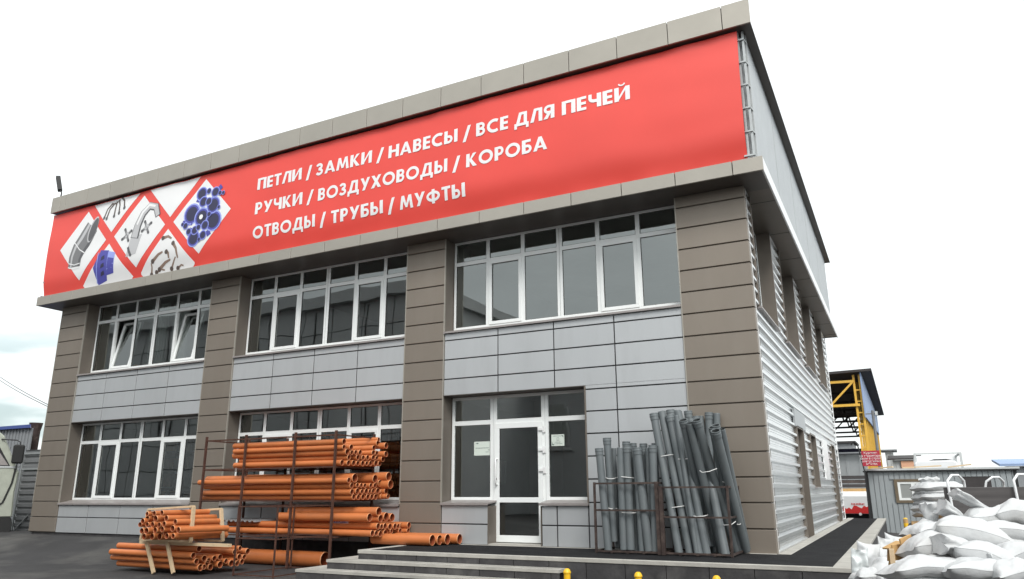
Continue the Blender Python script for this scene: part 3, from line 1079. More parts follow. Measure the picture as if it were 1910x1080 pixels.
def glyph(c):
    """returns (advance width, list of strokes); a stroke is ('p', polygon) or ('b', polyline, width)"""
    V = lambda x: ('p', [(x, 0), (x + SW, 0), (x + SW, 1), (x, 1)])
    H = lambda x0, x1, y: ('p', [(x0, y - 0.098), (x1, y - 0.098), (x1, y + 0.098), (x0, y + 0.098)])
    if c == 'П': return 0.74, [V(0), V(0.53), H(0.2, 0.55, 0.91)]
    if c == 'Е': return 0.52, [V(0), H(0.2, 0.52, 0.91), H(0.2, 0.50, 0.5), H(0.2, 0.52, 0.09)]
    if c == 'Т': return 0.62, [('p', [(0.205, 0), (0.415, 0), (0.415, 1), (0.205, 1)]), H(0, 0.62, 0.91)]
    if c == 'Л': return 0.74, [V(0.53), H(0.3, 0.55, 0.91), ('p', [(0.0, 0), (0.22, 0), (0.44, 1), (0.24, 1)])]
    if c in 'ИЙ':
        g = [V(0), V(0.57), ('p', [(0.19, 0.0), (0.22, 0.30), (0.59, 1.0), (0.56, 0.70)])]
        if c == 'Й': g.append(('b', arcpts(0.39, 1.25, 0.15, 0.14, 180, 360, 8), 0.085))
        return 0.78, g
    if c == 'З': return 0.60, [('b', arcpts(0.26, 0.725, 0.19, 0.175, 165, -90, 12), 0.19), ('b', arcpts(0.27, 0.285, 0.215, 0.195, 90, -160, 12), 0.19), H(0.2, 0.32, 0.5)]
    if c == 'А': return 0.86, [('p', [(0, 0), (0.22, 0), (0.53, 1), (0.33, 1)]), ('p', [(0.64, 0), (0.86, 0), (0.53, 1), (0.33, 1)]), ('p', [(0.22, 0.19), (0.64, 0.19), (0.6, 0.34), (0.26, 0.34)])]
    if c == 'М': return 0.98, [('p', [(0, 0), (0.2, 0), (0.31, 1), (0.13, 1)]), ('p', [(0.78, 0), (0.98, 0), (0.85, 1), (0.67, 1)]), ('p', [(0.42, 0.1), (0.56, 0.1), (0.33, 1.0), (0.14, 1.0)]), ('p', [(0.42, 0.1), (0.56, 0.1), (0.84, 1.0), (0.65, 1.0)])]
    if c == 'К': return 0.74, [V(0), ('p', [(0.18, 0.46), (0.34, 0.52), (0.70, 1.0), (0.46, 1.0)]), ('p', [(0.47, 0.0), (0.74, 0.0), (0.36, 0.58), (0.19, 0.5)])]
    if c == 'Н': return 0.76, [V(0), V(0.55), H(0.2, 0.57, 0.51)]
    if c == 'В': return 0.62, [V(0), H(0.2, 0.34, 0.91), H(0.2, 0.36, 0.52), H(0.2, 0.36, 0.09), ('b', arcpts(0.32, 0.715, 0.185, 0.195, 92, -92, 10), 0.18), ('b', arcpts(0.34, 0.30, 0.19, 0.21, 92, -92, 10), 0.18)]
    if c == 'С': return 0.78, [('b', arcpts(0.50, 0.5, 0.395, 0.41, 55, 305, 18), 0.21)]
    if c == 'Ы': return 0.90, [V(0), V(0.69), H(0.2, 0.33, 0.53), H(0.2, 0.33, 0.09), ('b', arcpts(0.32, 0.31, 0.19, 0.22, 92, -92, 10), 0.18)]
    if c == 'Д': return 0.92, [('p', [(0.60, 0.1), (0.81, 0.1), (0.81, 1), (0.60, 1)]), H(0.34, 0.62, 0.91), ('p', [(0.1, 0.12), (0.32, 0.12), (0.5, 1), (0.3, 1)]), H(0.0, 0.92, 0.09), ('p', [(0, -0.22), (0.17, -0.22), (0.17, 0.03), (0, 0.03)]), ('p', [(0.75, -0.22), (0.92, -0.22), (0.92, 0.03), (0.75, 0.03)])]
    if c == 'Я': return 0.66, [V(0.45), H(0.3, 0.47, 0.91), H(0.28, 0.47, 0.47), ('b', arcpts(0.31, 0.69, 0.20, 0.22, 88, 272, 10), 0.18), ('p', [(0.0, 0), (0.25, 0), (0.50, 0.45), (0.26, 0.45)])]
    if c == 'Ч': return 0.68, [V(0.47), ('b', [(0.105, 1.0), (0.105, 0.68), (0.13, 0.58), (0.2, 0.52), (0.3, 0.48), (0.48, 0.48)], 0.2)]
    if c == 'Р': return 0.60, [V(0), H(0.2, 0.34, 0.91), H(0.2, 0.34, 0.43), ('b', arcpts(0.32, 0.67, 0.19, 0.24, 92, -92, 10), 0.18)]
    if c == 'У': return 0.76, [('p', [(0.0, 1), (0.23, 1), (0.48, 0.36), (0.32, 0.28)]), ('p', [(0.16, 0.0), (0.38, 0.0), (0.76, 1), (0.54, 1)])]
    if c == 'О': return 0.98, [('b', arcpts(0.49, 0.5, 0.385, 0.41, 0, 360, 26), 0.205)]
    if c == 'Х': return 0.80, [('p', [(0, 0), (0.25, 0), (0.79, 1), (0.55, 1)]), ('p', [(0.55, 0), (0.80, 0), (0.25, 1), (0.01, 1)])]
    if c == 'Б': return 0.62, [V(0), H(0.2, 0.56, 0.91), H(0.2, 0.36, 0.53), H(0.2, 0.36, 0.09), ('b', arcpts(0.35, 0.31, 0.19, 0.22, 92, -92, 10), 0.18)]
    if c == 'Ф': return 1.0, [('p', [(0.395, -0.02), (0.605, -0.02), (0.605, 1.02), (0.395, 1.02)]), ('b', arcpts(0.5, 0.5, 0.40, 0.29, 0, 360, 26), 0.18)]
    return 0.3, []


def word(fl, txt, x0, x1, zb, zc, mtl='banner_white'):
    """one word between x0 and x1; zb = baseline, zc = cap height (both may drift linearly: (left, right))"""
    gap = 0.10
    tot = sum(glyph(c)[0] for c in txt) + gap * (len(txt) - 1)
    sx = (x1 - x0) / tot
    cur = 0.0
    for c in txt:
        w, st = glyph(c)
        fl.k = (0 if fl.k > 3 else fl.k)
        mp = lambda p: (x0 + (cur + p[0]) * sx, zb + p[1] * zc)
        for s_ in st:
            if s_[0] == 'p':
                fl.poly([mp(p) for p in s_[1]], mtl, 2)
            else:
                P_ = [mp(p) for p in s_[1]]
                fl.band(P_, s_[2] * (sx + zc) / 2, mtl)
        cur += w + gap
        fl.k = 0


def base_z(row, x):
    l, r_, x0, x1 = {1: (8.243, 8.21, -11.577, -1.898), 2: (7.60, 7.555, -11.597, -3.63), 3: (6.966, 6.921, -11.58, -5.55)}[row]
    return l + (r_ - l) * (x - x0) / (x1 - x0)


ROWS = {1: [('ПЕТЛИ', -11.57, -10.145), ('/', -9.996, -9.815), ('ЗАМКИ', -9.685, -8.05), ('/', -7.909, -7.705), ('НАВЕСЫ', -7.573, -5.756), ('/', -5.616, -5.414), ('ВСЕ', -5.281, -4.512), ('ДЛЯ', -4.364, -3.467), ('ПЕЧЕЙ', -3.296, -1.885)],
        2: [('РУЧКИ', -11.585, -10.078), ('/', -9.929, -9.722), ('ВОЗДУХОВОДЫ', -9.579, -6.002), ('/', -5.861, -5.671), ('КОРОБА', -5.521, -3.631)],
        3: [('ОТВОДЫ', -11.60, -9.637), ('/', -9.484, -9.303), ('ТРУБЫ', -9.151, -7.683), ('/', -7.544, -7.352), ('МУФТЫ', -7.213, -5.552)]}
for row, words in ROWS.items():
    fl = Flat()
    for (t, x0, x1) in words:
        zb = base_z(row, (x0 + x1) / 2)
        if t == '/':
            fl.poly([(x0, zb - 0.06), (x0 + 0.075, zb - 0.06), (x1, zb + 0.315), (x1 - 0.075, zb + 0.315)], 'banner_white', 2)
        else:
            word(fl, t, x0, x1, zb, 0.305)
        fl.k = 0
    onb(fl.mb.build('printed_text'))

ZT, ZB = 9.045, 6.50


def clip(poly):
    """clip polygon to the strip ZB..ZT"""
    def cut(ps, keep, zz):
        out = []
        for i in range(len(ps)):
            a, b = ps[i], ps[(i + 1) % len(ps)]
            ka, kb = keep(a[1]), keep(b[1])
            if ka: out.append(a)
            if ka != kb:
                t = (zz - a[1]) / (b[1] - a[1])
                out.append((a[0] + (b[0] - a[0]) * t, zz))
        return out
    p = cut(poly, lambda z: z <= ZT, ZT)
    return cut(p, lambda z: z >= ZB, ZB)


def picture(cx, cz, hw, hz, draw):
    fl = Flat()
    full = [(cx - hw, cz), (cx, cz - hz), (cx + hw, cz), (cx, cz + hz)]
    p = clip(full)
    # finely split so that the white ground lies on the cloth
    n = 16
    zmin, zmax = min(q[1] for q in p), max(q[1] for q in p)
    N = 26
    off = 0.005
    for i in range(N):
        za, zb = zmin + (zmax - zmin) * i / N, zmin + (zmax - zmin) * (i + 1) / N
        wa, wb = hw * max(0, 1 - abs(za - cz) / hz), hw * max(0, 1 - abs(zb - cz) / hz)
        for k in range(n):
            q = []
            for (w_, z_, s_) in ((wa, za, k / n), (wa, za, (k + 1) / n), (wb, zb, (k + 1) / n), (wb, zb, k / n)):
                x = cx - w_ + 2 * w_ * s_
                q.append((x, by(x, z_) - off, z_))
            fl.mb.add(q, [(0, 1, 2, 3)], 'banner_white')
    if draw:
        draw(fl, cx, cz)
    onb(fl.mb.build('picture'))


def d_elbow(fl, cx, cz):
    A = [(-0.50, -0.72), (-0.47, -0.35), (-0.38, -0.1), (-0.10, 0.10), (0.10, 0.28), (0.30, 0.60)]
    fl.band([(cx + a * 0.95, cz + b * 1.0) for a, b in [(-0.28, -0.62), (-0.27, -0.35), (-0.16, -0.1), (0.05, 0.12), (0.2, 0.33), (0.34, 0.52)]], [0.56, 0.58, 0.62, 0.64, 0.62, 0.60], 'print_steel')
    fl.band([(cx + a, cz + b) for a, b in [(-0.42, -0.62), (-0.41, -0.3), (-0.30, -0.02), (-0.08, 0.22), (0.06, 0.42), (0.18, 0.62)]], [0.07, 0.08, 0.10, 0.12, 0.12, 0.10], 'print_steel_light')
    fl.band([(cx + a, cz + b) for a, b in [(-0.06, -0.62), (-0.04, -0.42), (0.08, -0.22), (0.28, 0.0), (0.42, 0.2)]], [0.08, 0.1, 0.12, 0.12, 0.1], 'print_steel_dark')
    fl.disc(cx + 0.38, cz + 0.42, 0.17, 0.40, 'print_steel_light', 20, -0.35)
    fl.disc(cx + 0.40, cz + 0.41, 0.14, 0.36, 'print_steel_dark', 20, -0.35)
    for (p, q, w_) in (((-0.54, -0.60), (0.0, -0.66), 0.03), ((-0.53, -0.48), (0.0, -0.54), 0.03), ((-0.36, 0.12), (0.16, -0.26), 0.03)):
        fl.band([(cx + p[0], cz + p[1]), (cx + (p[0] + q[0]) / 2, cz + (p[1] + q[1]) / 2 - 0.05), (cx + q[0], cz + q[1])], w_, 'banner_white')


def d_faucet(fl, cx, cz):
    fl.poly([(cx - 0.42, cz - 0.70), (cx - 0.02, cz - 0.66), (cx + 0.16, cz - 0.12), (cx - 0.30, cz - 0.18)], 'print_steel_light', 2)
    sp = [(-0.14, -0.2), (-0.06, 0.15), (0.10, 0.48), (0.34, 0.66), (0.60, 0.58), (0.72, 0.30)]
    fl.band([(cx + a, cz + b) for a, b in sp], [0.34, 0.30, 0.27, 0.25, 0.24, 0.20], 'print_steel_dark')
    fl.band([(cx + a - 0.015, cz + b + 0.02) for a, b in sp], [0.26, 0.22, 0.20, 0.19, 0.18, 0.14], 'print_steel_light')
    fl.band([(cx + a - 0.04, cz + b + 0.04) for a, b in sp[1:5]], [0.07, 0.08, 0.08, 0.06], 'banner_white')
    fl.band([(cx - 0.36, cz - 0.42), (cx - 0.30, cz - 0.55), (cx - 0.20, cz - 0.70)], 0.08, 'print_steel_dark')
    for (ax, az, s_) in ((-0.48, -0.05, 1.0), (0.32, 0.05, 0.95)):
        for k in range(4):
            q = k * math.pi / 2 + 0.5
            fl.band([(cx + ax, cz + az), (cx + ax + 0.19 * s_ * math.cos(q), cz + az + 0.19 * s_ * math.sin(q))], [0.05, 0.08], 'print_steel')
            fl.disc(cx + ax + 0.2 * s_ * math.cos(q), cz + az + 0.2 * s_ * math.sin(q), 0.045, 0.045, 'print_steel_dark', 8)
            fl.k = 8
        fl.disc(cx + ax, cz + az, 0.09, 0.09, 'print_steel_light', 12)
        fl.k = 5


def d_pipes(fl, cx, cz):
    fl.step = 0.0003
    rnd = random.Random(3)
    rods = [(0.40, 0.55, 0.62, 0.72), (0.3, 0.35, 0.55, 0.62), (-0.3, -0.15, -0.68, -0.1), (-0.2, 0.4, -0.05, 0.8), (0.1, -0.5, -0.1, -0.7), (0.28, -0.45, 0.36, -0.6), (-0.3, -0.3, -0.4, -0.5)]
    for a, b, c, d_ in rods:
        fl.band([(cx + a, cz + b), (cx + c, cz + d_)], 0.14, 'print_blue')
        fl.k = 1
    big = [(-0.36, 0.10, 0.30), (0.02, -0.05, 0.27), (0.46, -0.22, 0.29), (0.40, 0.22, 0.24), (-0.08, 0.62, 0.20), (-0.20, -0.60, 0.23), (0.02, 0.38, 0.16), (0.42, 0.58, 0.15), (0.18, -0.30, 0.14), (-0.18, -0.38, 0.13), (0.22, 0.35, 0.12), (-0.05, -0.32, 0.09), (0.18, 0.65, 0.09), (0.14, -0.56, 0.13), (-0.4, -0.38, 0.10), (-0.54, -0.2, 0.10), (-0.66, -0.14, 0.06), (0.6, 0.52, 0.07), (0.72, 0.50, 0.06), (0.62, 0.12, 0.06), (0.02, -0.66, 0.06), (0.3, -0.02, 0.08)]
    for (a, b, r_) in big:
        fl.disc(cx + a, cz + b, r_, r_, 'print_blue_light', 18)
        fl.disc(cx + a, cz + b, r_ * 0.86, r_ * 0.86, 'print_blue', 18)
        fl.disc(cx + a, cz + b, r_ * 0.68, r_ * 0.68, 'print_blue_dark', 18)
    fl.disc(cx + 0.02, cz - 0.05, 0.07, 0.07, 'banner_white', 12)


def d_blue(fl, cx, cz):
    fl.poly([(cx - 0.58, cz + 0.30), (cx - 0.30, cz + 0.78), (cx + 0.06, cz + 0.72), (cx - 0.02, cz - 0.12), (cx - 0.40, cz - 0.20)], 'print_blue')
    fl.poly([(cx + 0.04, cz + 0.70), (cx + 0.34, cz + 0.62), (cx + 0.28, cz + 0.05), (cx - 0.02, cz + 0.02)], 'print_blue_light')
    fl.poly([(cx + 0.04, cz + 0.52), (cx + 0.30, cz + 0.46), (cx + 0.28, cz + 0.05), (cx - 0.02, cz + 0.02)], 'print_blue')
    for k in range(3):
        fl.poly([(cx - 0.26, cz + 0.02 + 0.22 * k), (cx - 0.10, cz + 0.06 + 0.22 * k), (cx - 0.12, cz + 0.17 + 0.22 * k), (cx - 0.24, cz + 0.13 + 0.22 * k)], 'print_blue_dark')
        fl.k = 3
    fl.band([(cx - 0.44, cz - 0.16), (cx - 0.40, cz + 0.72)], 0.03, 'print_blue_light')


def d_handles_dark(fl, cx, cz):
    for k, (a, b, c, d_) in enumerate(((-0.42, -0.42, -0.16, -0.02), (-0.30, -0.46, -0.05, -0.03), (0.02, -0.44, 0.04, 0.0), (0.22, -0.38, 0.12, 0.04), (0.42, -0.26, 0.22, 0.10))):
        fl.band([(cx + a, cz + b), (cx + (a * .7 + c * .3), cz + b * .5 + d_ * .5 + 0.05), (cx + c, cz + d_), (cx + c + 0.06, cz + d_ - 0.03)], [0.06, 0.05, 0.07, 0.05], 'print_brown')
        fl.disc(cx + a, cz + b, 0.05, 0.06, 'print_steel_dark', 10)
        fl.k = 3


def d_handles_bronze(fl, cx, cz):
    hs = [((-0.15, 0.50), (0.18, 0.44)), ((0.26, 0.30), (0.44, -0.12)), ((-0.52, -0.08), (-0.12, 0.12)), ((0.02, 0.10), (0.10, -0.08)), ((-0.30, -0.32), (0.16, -0.12)), ((-0.62, -0.42), (-0.58, -0.12)), ((-0.42, -0.38), (-0.10, -0.36)), ((0.16, -0.36), (0.36, -0.08)), ((0.40, -0.38), (0.62, -0.34))]
    for k, (p, q) in enumerate(hs):
        mid = ((p[0] + q[0]) / 2 + 0.03, (p[1] + q[1]) / 2 + 0.05)
        fl.band([(cx + p[0], cz + p[1]), (cx + mid[0], cz + mid[1]), (cx + q[0], cz + q[1])], [0.10, 0.075, 0.05] if k < 5 else [0.06, 0.045, 0.04], 'print_bronze')
        fl.disc(cx + p[0], cz + p[1], 0.065, 0.065, 'print_brown', 10)
        fl.k = 3


picture(-18.31, 7.855, 1.035, 1.04, d_elbow)
picture(-17.09, 9.10, 1.05, 1.05, lambda f_, x, z: d_handles_dark(f_, x + 0.0, z - 0.13))
picture(-15.885, 7.89, 1.045, 1.04, d_faucet)
picture(-14.675, 9.12, 1.05, 1.05, None)
picture(-13.48, 7.905, 1.045, 1.03, d_pipes)
picture(-17.10, 6.64, 1.06, 1.07, lambda f_, x, z: d_blue(f_, x + 0.0, z + 0.14))
picture(-14.69, 6.67, 1.05, 1.07, lambda f_, x, z: d_handles_bronze(f_, x, z + 0.33))
# black cord lacing along the top hem and hooks on the end hems
m = MB()
x = -19.9
while x < 0.05:
    m.tube([(x, by(x, 9.05), 9.055), (x + 0.07, BY + 0.05, 9.11), (x + 0.14, by(x + 0.14, 9.05), 9.055)], 0.005, 'black_paint', 5, False)
    x += 0.16
for k in range(7):
    z = 6.55 + k * 0.42
    m.tube([(-19.94, BY, z), (-20.03, BY + 0.01, z + 0.01)], 0.012, 'galv', 6)
onb(m.build('lacing'))

# steel frame carrying the banner
FR = thing('ladder_scaffold', 'galvanised ladder scaffold of square tube showing beyond the banner end by the corner', 'scaffold', (0.25, -0.1, 6.44))
def onf(o):
    o.parent = FR
    o.matrix_parent_inverse = Matrix.Translation((-0.25, 0.1, -6.44))
for (px_, py_) in ((0.175, -0.20), (0.265, -0.20), (0.285, -0.06), (0.19, -0.05)):
    onf(MB().box(px_ - 0.02, px_ + 0.02, py_ - 0.02, py_ + 0.02, 6.43, 9.09, 'galv').build('upright'))
for k in range(6):
    z = 6.62 + k * 0.46
    onf(MB().box(0.10, 0.285, -0.245, -0.222, z - 0.015, z + 0.015, 'galv').bar((0.275, -0.215, z), (0.295, -0.03, z + 0.02), 0.028, 0.028, 'galv').build('rung'))

# floodlight on the roof edge
FLD = thing('floodlight', 'small grey floodlight on a bracket above the far end of the roof edge', 'floodlight', (-19.75, -0.35, 9.585))
k = MB()
k.tube([(0, 0, 0), (0.02, 0, 0.16), (-0.06, 0, 0.26)], 0.02, 'black_paint', 8)
k.box(-0.06, 0.06, -0.05, 0.05, 0, 0.02, 'black_paint')
k.build('bracket', FLD)
k = MB()
d_ = Vector((-0.40, 0, 0.9)).normalized()
s_ = Vector((0.55, 0.83, 0.0))
s_ = (s_ - d_ * s_.dot(d_)).normalized()
k.obox(Vector((-0.19, 0, 0.50)), (d_, s_, d_.cross(s_)), (0.27, 0.06, 0.07), 'rubber')
k.obox(Vector((-0.21, 0, 0.49)), (d_, s_, d_.cross(s_)), (0.22, 0.035, 0.076), 'gate_grey')
k.build('lamp_head', FLD, bevel=0.008)

# ------------------------------------------------------------------ pipes
ORD = ['first', 'second', 'third', 'fourth', 'fifth', 'sixth', 'seventh', 'eighth', 'ninth', 'tenth', 'eleventh', 'twelfth', 'thirteenth', 'fourteenth']


def pipe(name, label, cat, a, b, r, group, style='orange', socket=False):
    """hollow plastic pipe from a (far end) to b (end turned to the viewer)"""
    a, b = Vector(a), Vector(b)
    L_ = (b - a).length
    if style == 'orange':
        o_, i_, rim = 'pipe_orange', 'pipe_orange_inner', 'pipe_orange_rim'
    else:
        o_, i_, rim = 'pipe_grey', 'pipe_grey_inner', 'pipe_grey'
    w = max(0.006, r * 0.085)
    m = MB()
    c = w * 0.8
    n = 22
    m.lathe([(r - w, c * 0.4), (r - c, 0), (r, c * 1.6)], [rim, rim], n)
    m.lathe([(r, c * 1.6), (r, L_ * 0.5), (r, L_ - c * 1.6)], o_, n)
    m.lathe([(r, L_ - c * 1.6), (r - c * 0.7, L_), (r - w, L_ - c * 0.4)], [rim, rim], n)
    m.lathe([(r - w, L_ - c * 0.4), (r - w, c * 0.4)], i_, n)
    o = m.build(name)
    z = (b - a).normalized()
    x = z.cross(Vector((0.3, 0.9, 0.31))).normalized()
    y = z.cross(x)
    M = Matrix((x, y, z)).transposed().to_4x4()
    M.translation = a
    o.matrix_world = M
    tag(o, label, cat, group)
    if socket:
        s = MB()
        q = r * 1.0
        h0 = L_ - 0.115
        s.lathe([(q + 0.0015, h0), (q + 0.006, h0 + 0.012), (q + 0.006, h0 + 0.058), (q + 0.0105, h0 + 0.064), (q + 0.0105, h0 + 0.082), (q + 0.007, h0 + 0.088), (q + 0.007, h0 + 0.1), (q + 0.009, h0 + 0.106), (q + 0.008, L_ + 0.004), (q - 0.003, L_ + 0.004), (q - 0.004, L_ - 0.03)],
                'pipe_grey', n)
        s.build('socket', o)
    return o


def orange(label, a, b, r, group):
    return pipe('orange_pipe', label, 'pipe', a, b, r, group)


def shelf_rows(rows, ox, oy, sc, X0, ymin, ymax, what, length, group, seed, kind='orange pipe'):
    rnd = random.Random(seed)
    for rn, ends in rows:
        pts = []
        ends = sorted(ends)
        for (u, v, rr) in ends:
            px, py = ox + u / sc, oy + v / sc
            p = at(px, py, x=X0)
            if p.y < ymin:
                p = at(px, py, y=ymin)
            elif p.y > ymax:
                p = at(px, py, y=ymax)
            depth = (p - CAM).dot(_fw)
            r = max(0.045, rr / sc * depth / FPX)
            pts.append((p, r))
        N = len(pts)
        for i, (p, r) in enumerate(pts):
            if N == 1:
                lab = f"{kind} lying alone in the {rn} row {what}"
            else:
                k = ORD[N - 1 - i] + ' from the wall'
                lab = f"{kind}, {k} in the {rn} row {what}"
            ln = length + rnd.uniform(-0.12, 0.12)
            orange(lab, (p.x - ln, p.y + rnd.uniform(-.02, .02), p.z + rnd.uniform(-.006, .006)), p, r, group)


SH1 = [('bottom', [(497, 463, 34), (573, 468, 32), (635, 467, 34), (685, 470, 30), (742, 473, 34), (790, 472, 28), (835, 472, 32), (898, 473, 35), (943, 473, 30)]),
       ('second', [(580, 400, 32), (685, 402, 32), (748, 405, 30), (800, 403, 30), (868, 403, 32), (910, 410, 27), (982, 420, 34)]),
       ('third', [(560, 335, 37), (614, 342, 28), (660, 340, 28), (712, 342, 31), (868, 345, 32), (910, 350, 29), (1018, 362, 36)]),
       ('fourth', [(520, 278, 30), (608, 280, 34), (875, 290, 34)]),
       ('top', [(522, 213, 35), (925, 232, 38), (932, 188, 26), (1020, 262, 37)])]
shelf_rows(SH1, 560, 790, 6.352, -7.62, -1.22, -0.10, "on the rack's top shelf", 2.95, 'orange pipes on the top shelf of the tall rack', 1)
SH2 = [('bottom', [(635, 870, 33), (690, 873, 32), (745, 870, 34), (803, 870, 34), (850, 868, 33), (895, 868, 33), (970, 865, 34), (1012, 862, 31), (1042, 862, 30)]),
       ('second', [(615, 810, 35), (680, 803, 36), (735, 805, 30), (785, 803, 34), (826, 803, 27), (866, 800, 30), (920, 800, 36), (968, 803, 27), (1018, 800, 33)]),
       ('third', [(612, 735, 34), (680, 730, 28), (725, 732, 28), (768, 735, 28), (838, 735, 30), (887, 735, 30), (947, 707, 40)]),
       ('fourth', [(578, 672, 33), (650, 645, 52), (890, 655, 48), (1073, 720, 52)]),
       ('top', [(1050, 628, 52)])]
shelf_rows(SH2, 560, 790, 6.352, -7.52, -1.22, -0.10, "on the rack's middle shelf", 4.02, 'orange pipes on the middle shelf of the tall rack', 2)
SH3 = [('bottom', [(640, 505, 40), (688, 503, 34), (742, 510, 39), (805, 503, 44), (880, 478, 28), (990, 472, 33), (1045, 472, 30), (1090, 470, 30)]),
       ('second', [(713, 417, 41), (756, 420, 33), (800, 415, 38), (862, 422, 41), (925, 418, 39), (965, 416, 32), (1007, 407, 38), (1058, 402, 36), (1100, 402, 40)])]
shelf_rows(SH3, 600, 920, 6.748, -7.0, -1.2, -0.10, "on the rack's lowest shelf", 3.9, 'orange pipes on the lowest shelf of the tall rack', 3)
SH3B = [('lower', [(605, 305, 52), (742, 318, 48), (815, 297, 54), (890, 305, 51)]), ('upper', [(722, 232, 56)])]
shelf_rows(SH3B, 600, 920, 6.748, -7.1, -1.05, -0.14, "on the lowest shelf", 2.3, 'thick orange pipes on the lowest shelf of the tall rack', 4, 'thick orange pipe')
for k, (u, v) in enumerate(((1395, 578), (1487, 578), (1585, 567), (1738, 553))):
    y = (-0.66, -0.44, -0.28, -0.09)[k]
    p = at(600 + u / 6.748, 920 + v / 6.748, y=y)
    r = (0.098, 0.09, 0.095, 0.094)[k]
    orange(f"short thick orange pipe lying on the terrace, {ORD[3 - k]} from the wall", (p.x - (1.35, 1.2, 1.2, 1.2)[k], y, r + 0.002), (p.x, y, r + 0.001), r, 'thick orange pipes lying on the terrace by the steps')
orange('very thick orange pipe lying on the asphalt underneath the tall rack', (-11.1, -0.78, GZ + 0.146), (-8.3, -0.82, GZ + 0.146), 0.145, None)

# lower strapped bundle (along the wall) and the upper bundle lying across it
BB = [('bottom', [(1045, 950, 43), (1085, 945, 32), (1157, 945, 40), (1265, 918, 44), (1390, 903, 42), (1455, 905, 36)]),
      ('second', [(1000, 883, 37), (1120, 900, 34), (1330, 880, 33), (1440, 872, 34), (1510, 885, 36)]),
      ('third', [(965, 817, 38), (1088, 850, 39), (1135, 872, 33), (1200, 850, 36), (1265, 835, 38), (1480, 830, 38), (1535, 832, 33)]),
      ('top', [(1030, 742, 39), (1430, 775, 39), (1488, 735, 32), (1575, 770, 40)])]
for rn, ends in BB:
    ends = sorted(ends)
    N = len(ends)
    for i, (u, v, rr) in enumerate(ends):
        px, py = 200 + u / 6, 900 + v / 6
        t = (u - 965) / (1575 - 965)
        y = -3.0 + 1.15 * t
        p = at(px, py, y=y)
        r = 0.056 * rr / 40
        p.z = max(p.z, GZ + r + 0.004)
        x0 = -11.66 + 0.08 * math.sin(i * 7 + v)
        orange(f"orange pipe, {ORD[N - 1 - i]} from the wall in the {rn} row of the lower strapped bundle", (x0, y, p.z), (p.x, y, p.z), r, 'orange pipes in the lower strapped bundle on the asphalt')
BA = [('bottom', [(410, 605, 38), (500, 605, 40), (585, 605, 40), (665, 600, 36), (735, 600, 34), (787, 605, 38)]),
      ('second', [(385, 540, 35), (437, 540, 39), (535, 535, 38), (615, 525, 35), (647, 562, 38), (730, 515, 37), (795, 530, 36)]),
      ('third', [(365, 470, 32), (445, 470, 31), (505, 470, 35), (580, 475, 32), (635, 465, 35), (700, 470, 32)]),
      ('fourth', [(395, 430, 34), (447, 400, 37), (540, 405, 38), (660, 400, 36), (760, 440, 34)]),
      ('top', [(445, 352, 30), (500, 350, 30), (525, 345, 33), (610, 340, 33)])]
rnd = random.Random(5)
for rn, ends in BA:
    ends = sorted(ends)
    N = len(ends)
    for i, (u, v, rr) in enumerate(ends):
        px, py = 200 + u / 6, 900 + v / 6
        y = -3.4 + 0.10 * rnd.uniform(-1, 1)
        p = at(px, py, y=y)
        r = 0.054 * rr / 38
        dx = rnd.uniform(-0.04, 0.04) + (u - 570) / 4000
        ln = rnd.uniform(0.98, 1.08)
        orange(f"orange pipe, {ORD[i]} along the {rn} row of the upper bundle", (p.x + dx, y + ln, p.z + rnd.uniform(-.03, .02)), p, r, 'orange pipes in the upper bundle lying across the lower one')

# timber bracing of the bundles


def beam(pa, pb, w=0.075, h_=0.035, up=(0, 0, 1), m='timber'):
    return MB().bar(pa, pb, w, h_, m, up)


def timber(name, label, segs, group=None):
    c = Vector((0, 0, 0))
    for a, b, *_ in segs:
        c += Vector(a) + Vector(b)
    c /= 2 * len(segs)
    c.z = min(min(a[2], b[2]) for a, b, *_ in segs)
    t = thing(name, label, 'brace', c, group)
    for sgm in segs:
        a, b = Vector(sgm[0]) - c, Vector(sgm[1]) - c
        up = sgm[2] if len(sgm) > 2 else (0, 0, 1)
        MB().bar(a, b, 0.072, 0.036, 'timber', up).build('batten', t, bevel=0.003)
    return t


zA0, zA1 = 0.135, 0.70
Z8 = lambda u, v: (200 + u / 6, 900 + v / 6)
for k, yb in enumerate((-3.12, -2.47)):
    if k == 0:
        tr = at(*Z8(937, 268), y=yb); br = at(*Z8(902, 660), y=yb)
        tl = at(*Z8(470, 302), y=yb); bl = Vector((tl.x - 0.12, yb, br.z))
    else:
        tr = at(*Z8(1245, 296), y=yb); br = at(*Z8(1262, 655), y=yb)
        tl = at(*Z8(760, 332), y=yb); bl = Vector((tl.x - 0.05, yb, br.z))
    tr.x += 0.07; br.x += 0.07
    timber('timber_brace', ('pale batten hoop round the upper pipe bundle, nearer its open pipe ends', 'pale batten hoop round the upper pipe bundle beside the tall rack')[k],
           [(tl, tr), (tr, br, (1, 0, 0)), (tl, bl, (1, 0, 0)), (bl, br)], 'batten hoops round the upper pipe bundle')
for k, (ut, ub) in enumerate(((437, 520), (668, 740))):
    ft = at(*Z8(ut, 680), y=-3.06); fb = at(*Z8(ub, 1015), y=-3.09)
    bk = Vector((ft.x, -1.8, ft.z))
    fb.z = max(fb.z, GZ + 0.02)
    timber('timber_brace', ('leaning batten tie at the closed end of the lower pipe bundle', 'leaning batten tie across the middle of the lower pipe bundle')[k],
           [(ft + Vector((0, 0, 0.03)), fb, (0, 1, 0)), (ft + Vector((0, 0, 0.05)), bk + Vector((0, 0, 0.05)))], 'batten ties of the lower pipe bundle')
a = at(*Z8(430, 668), y=-2.9)
tag(rebase(beam(Vector((a.x, -3.0, 0.085)), Vector((-8.55, -3.0, 0.085)), 0.07, 0.05).build('timber_beam')), 'long pale batten laid flat between the two pipe bundles', 'batten')
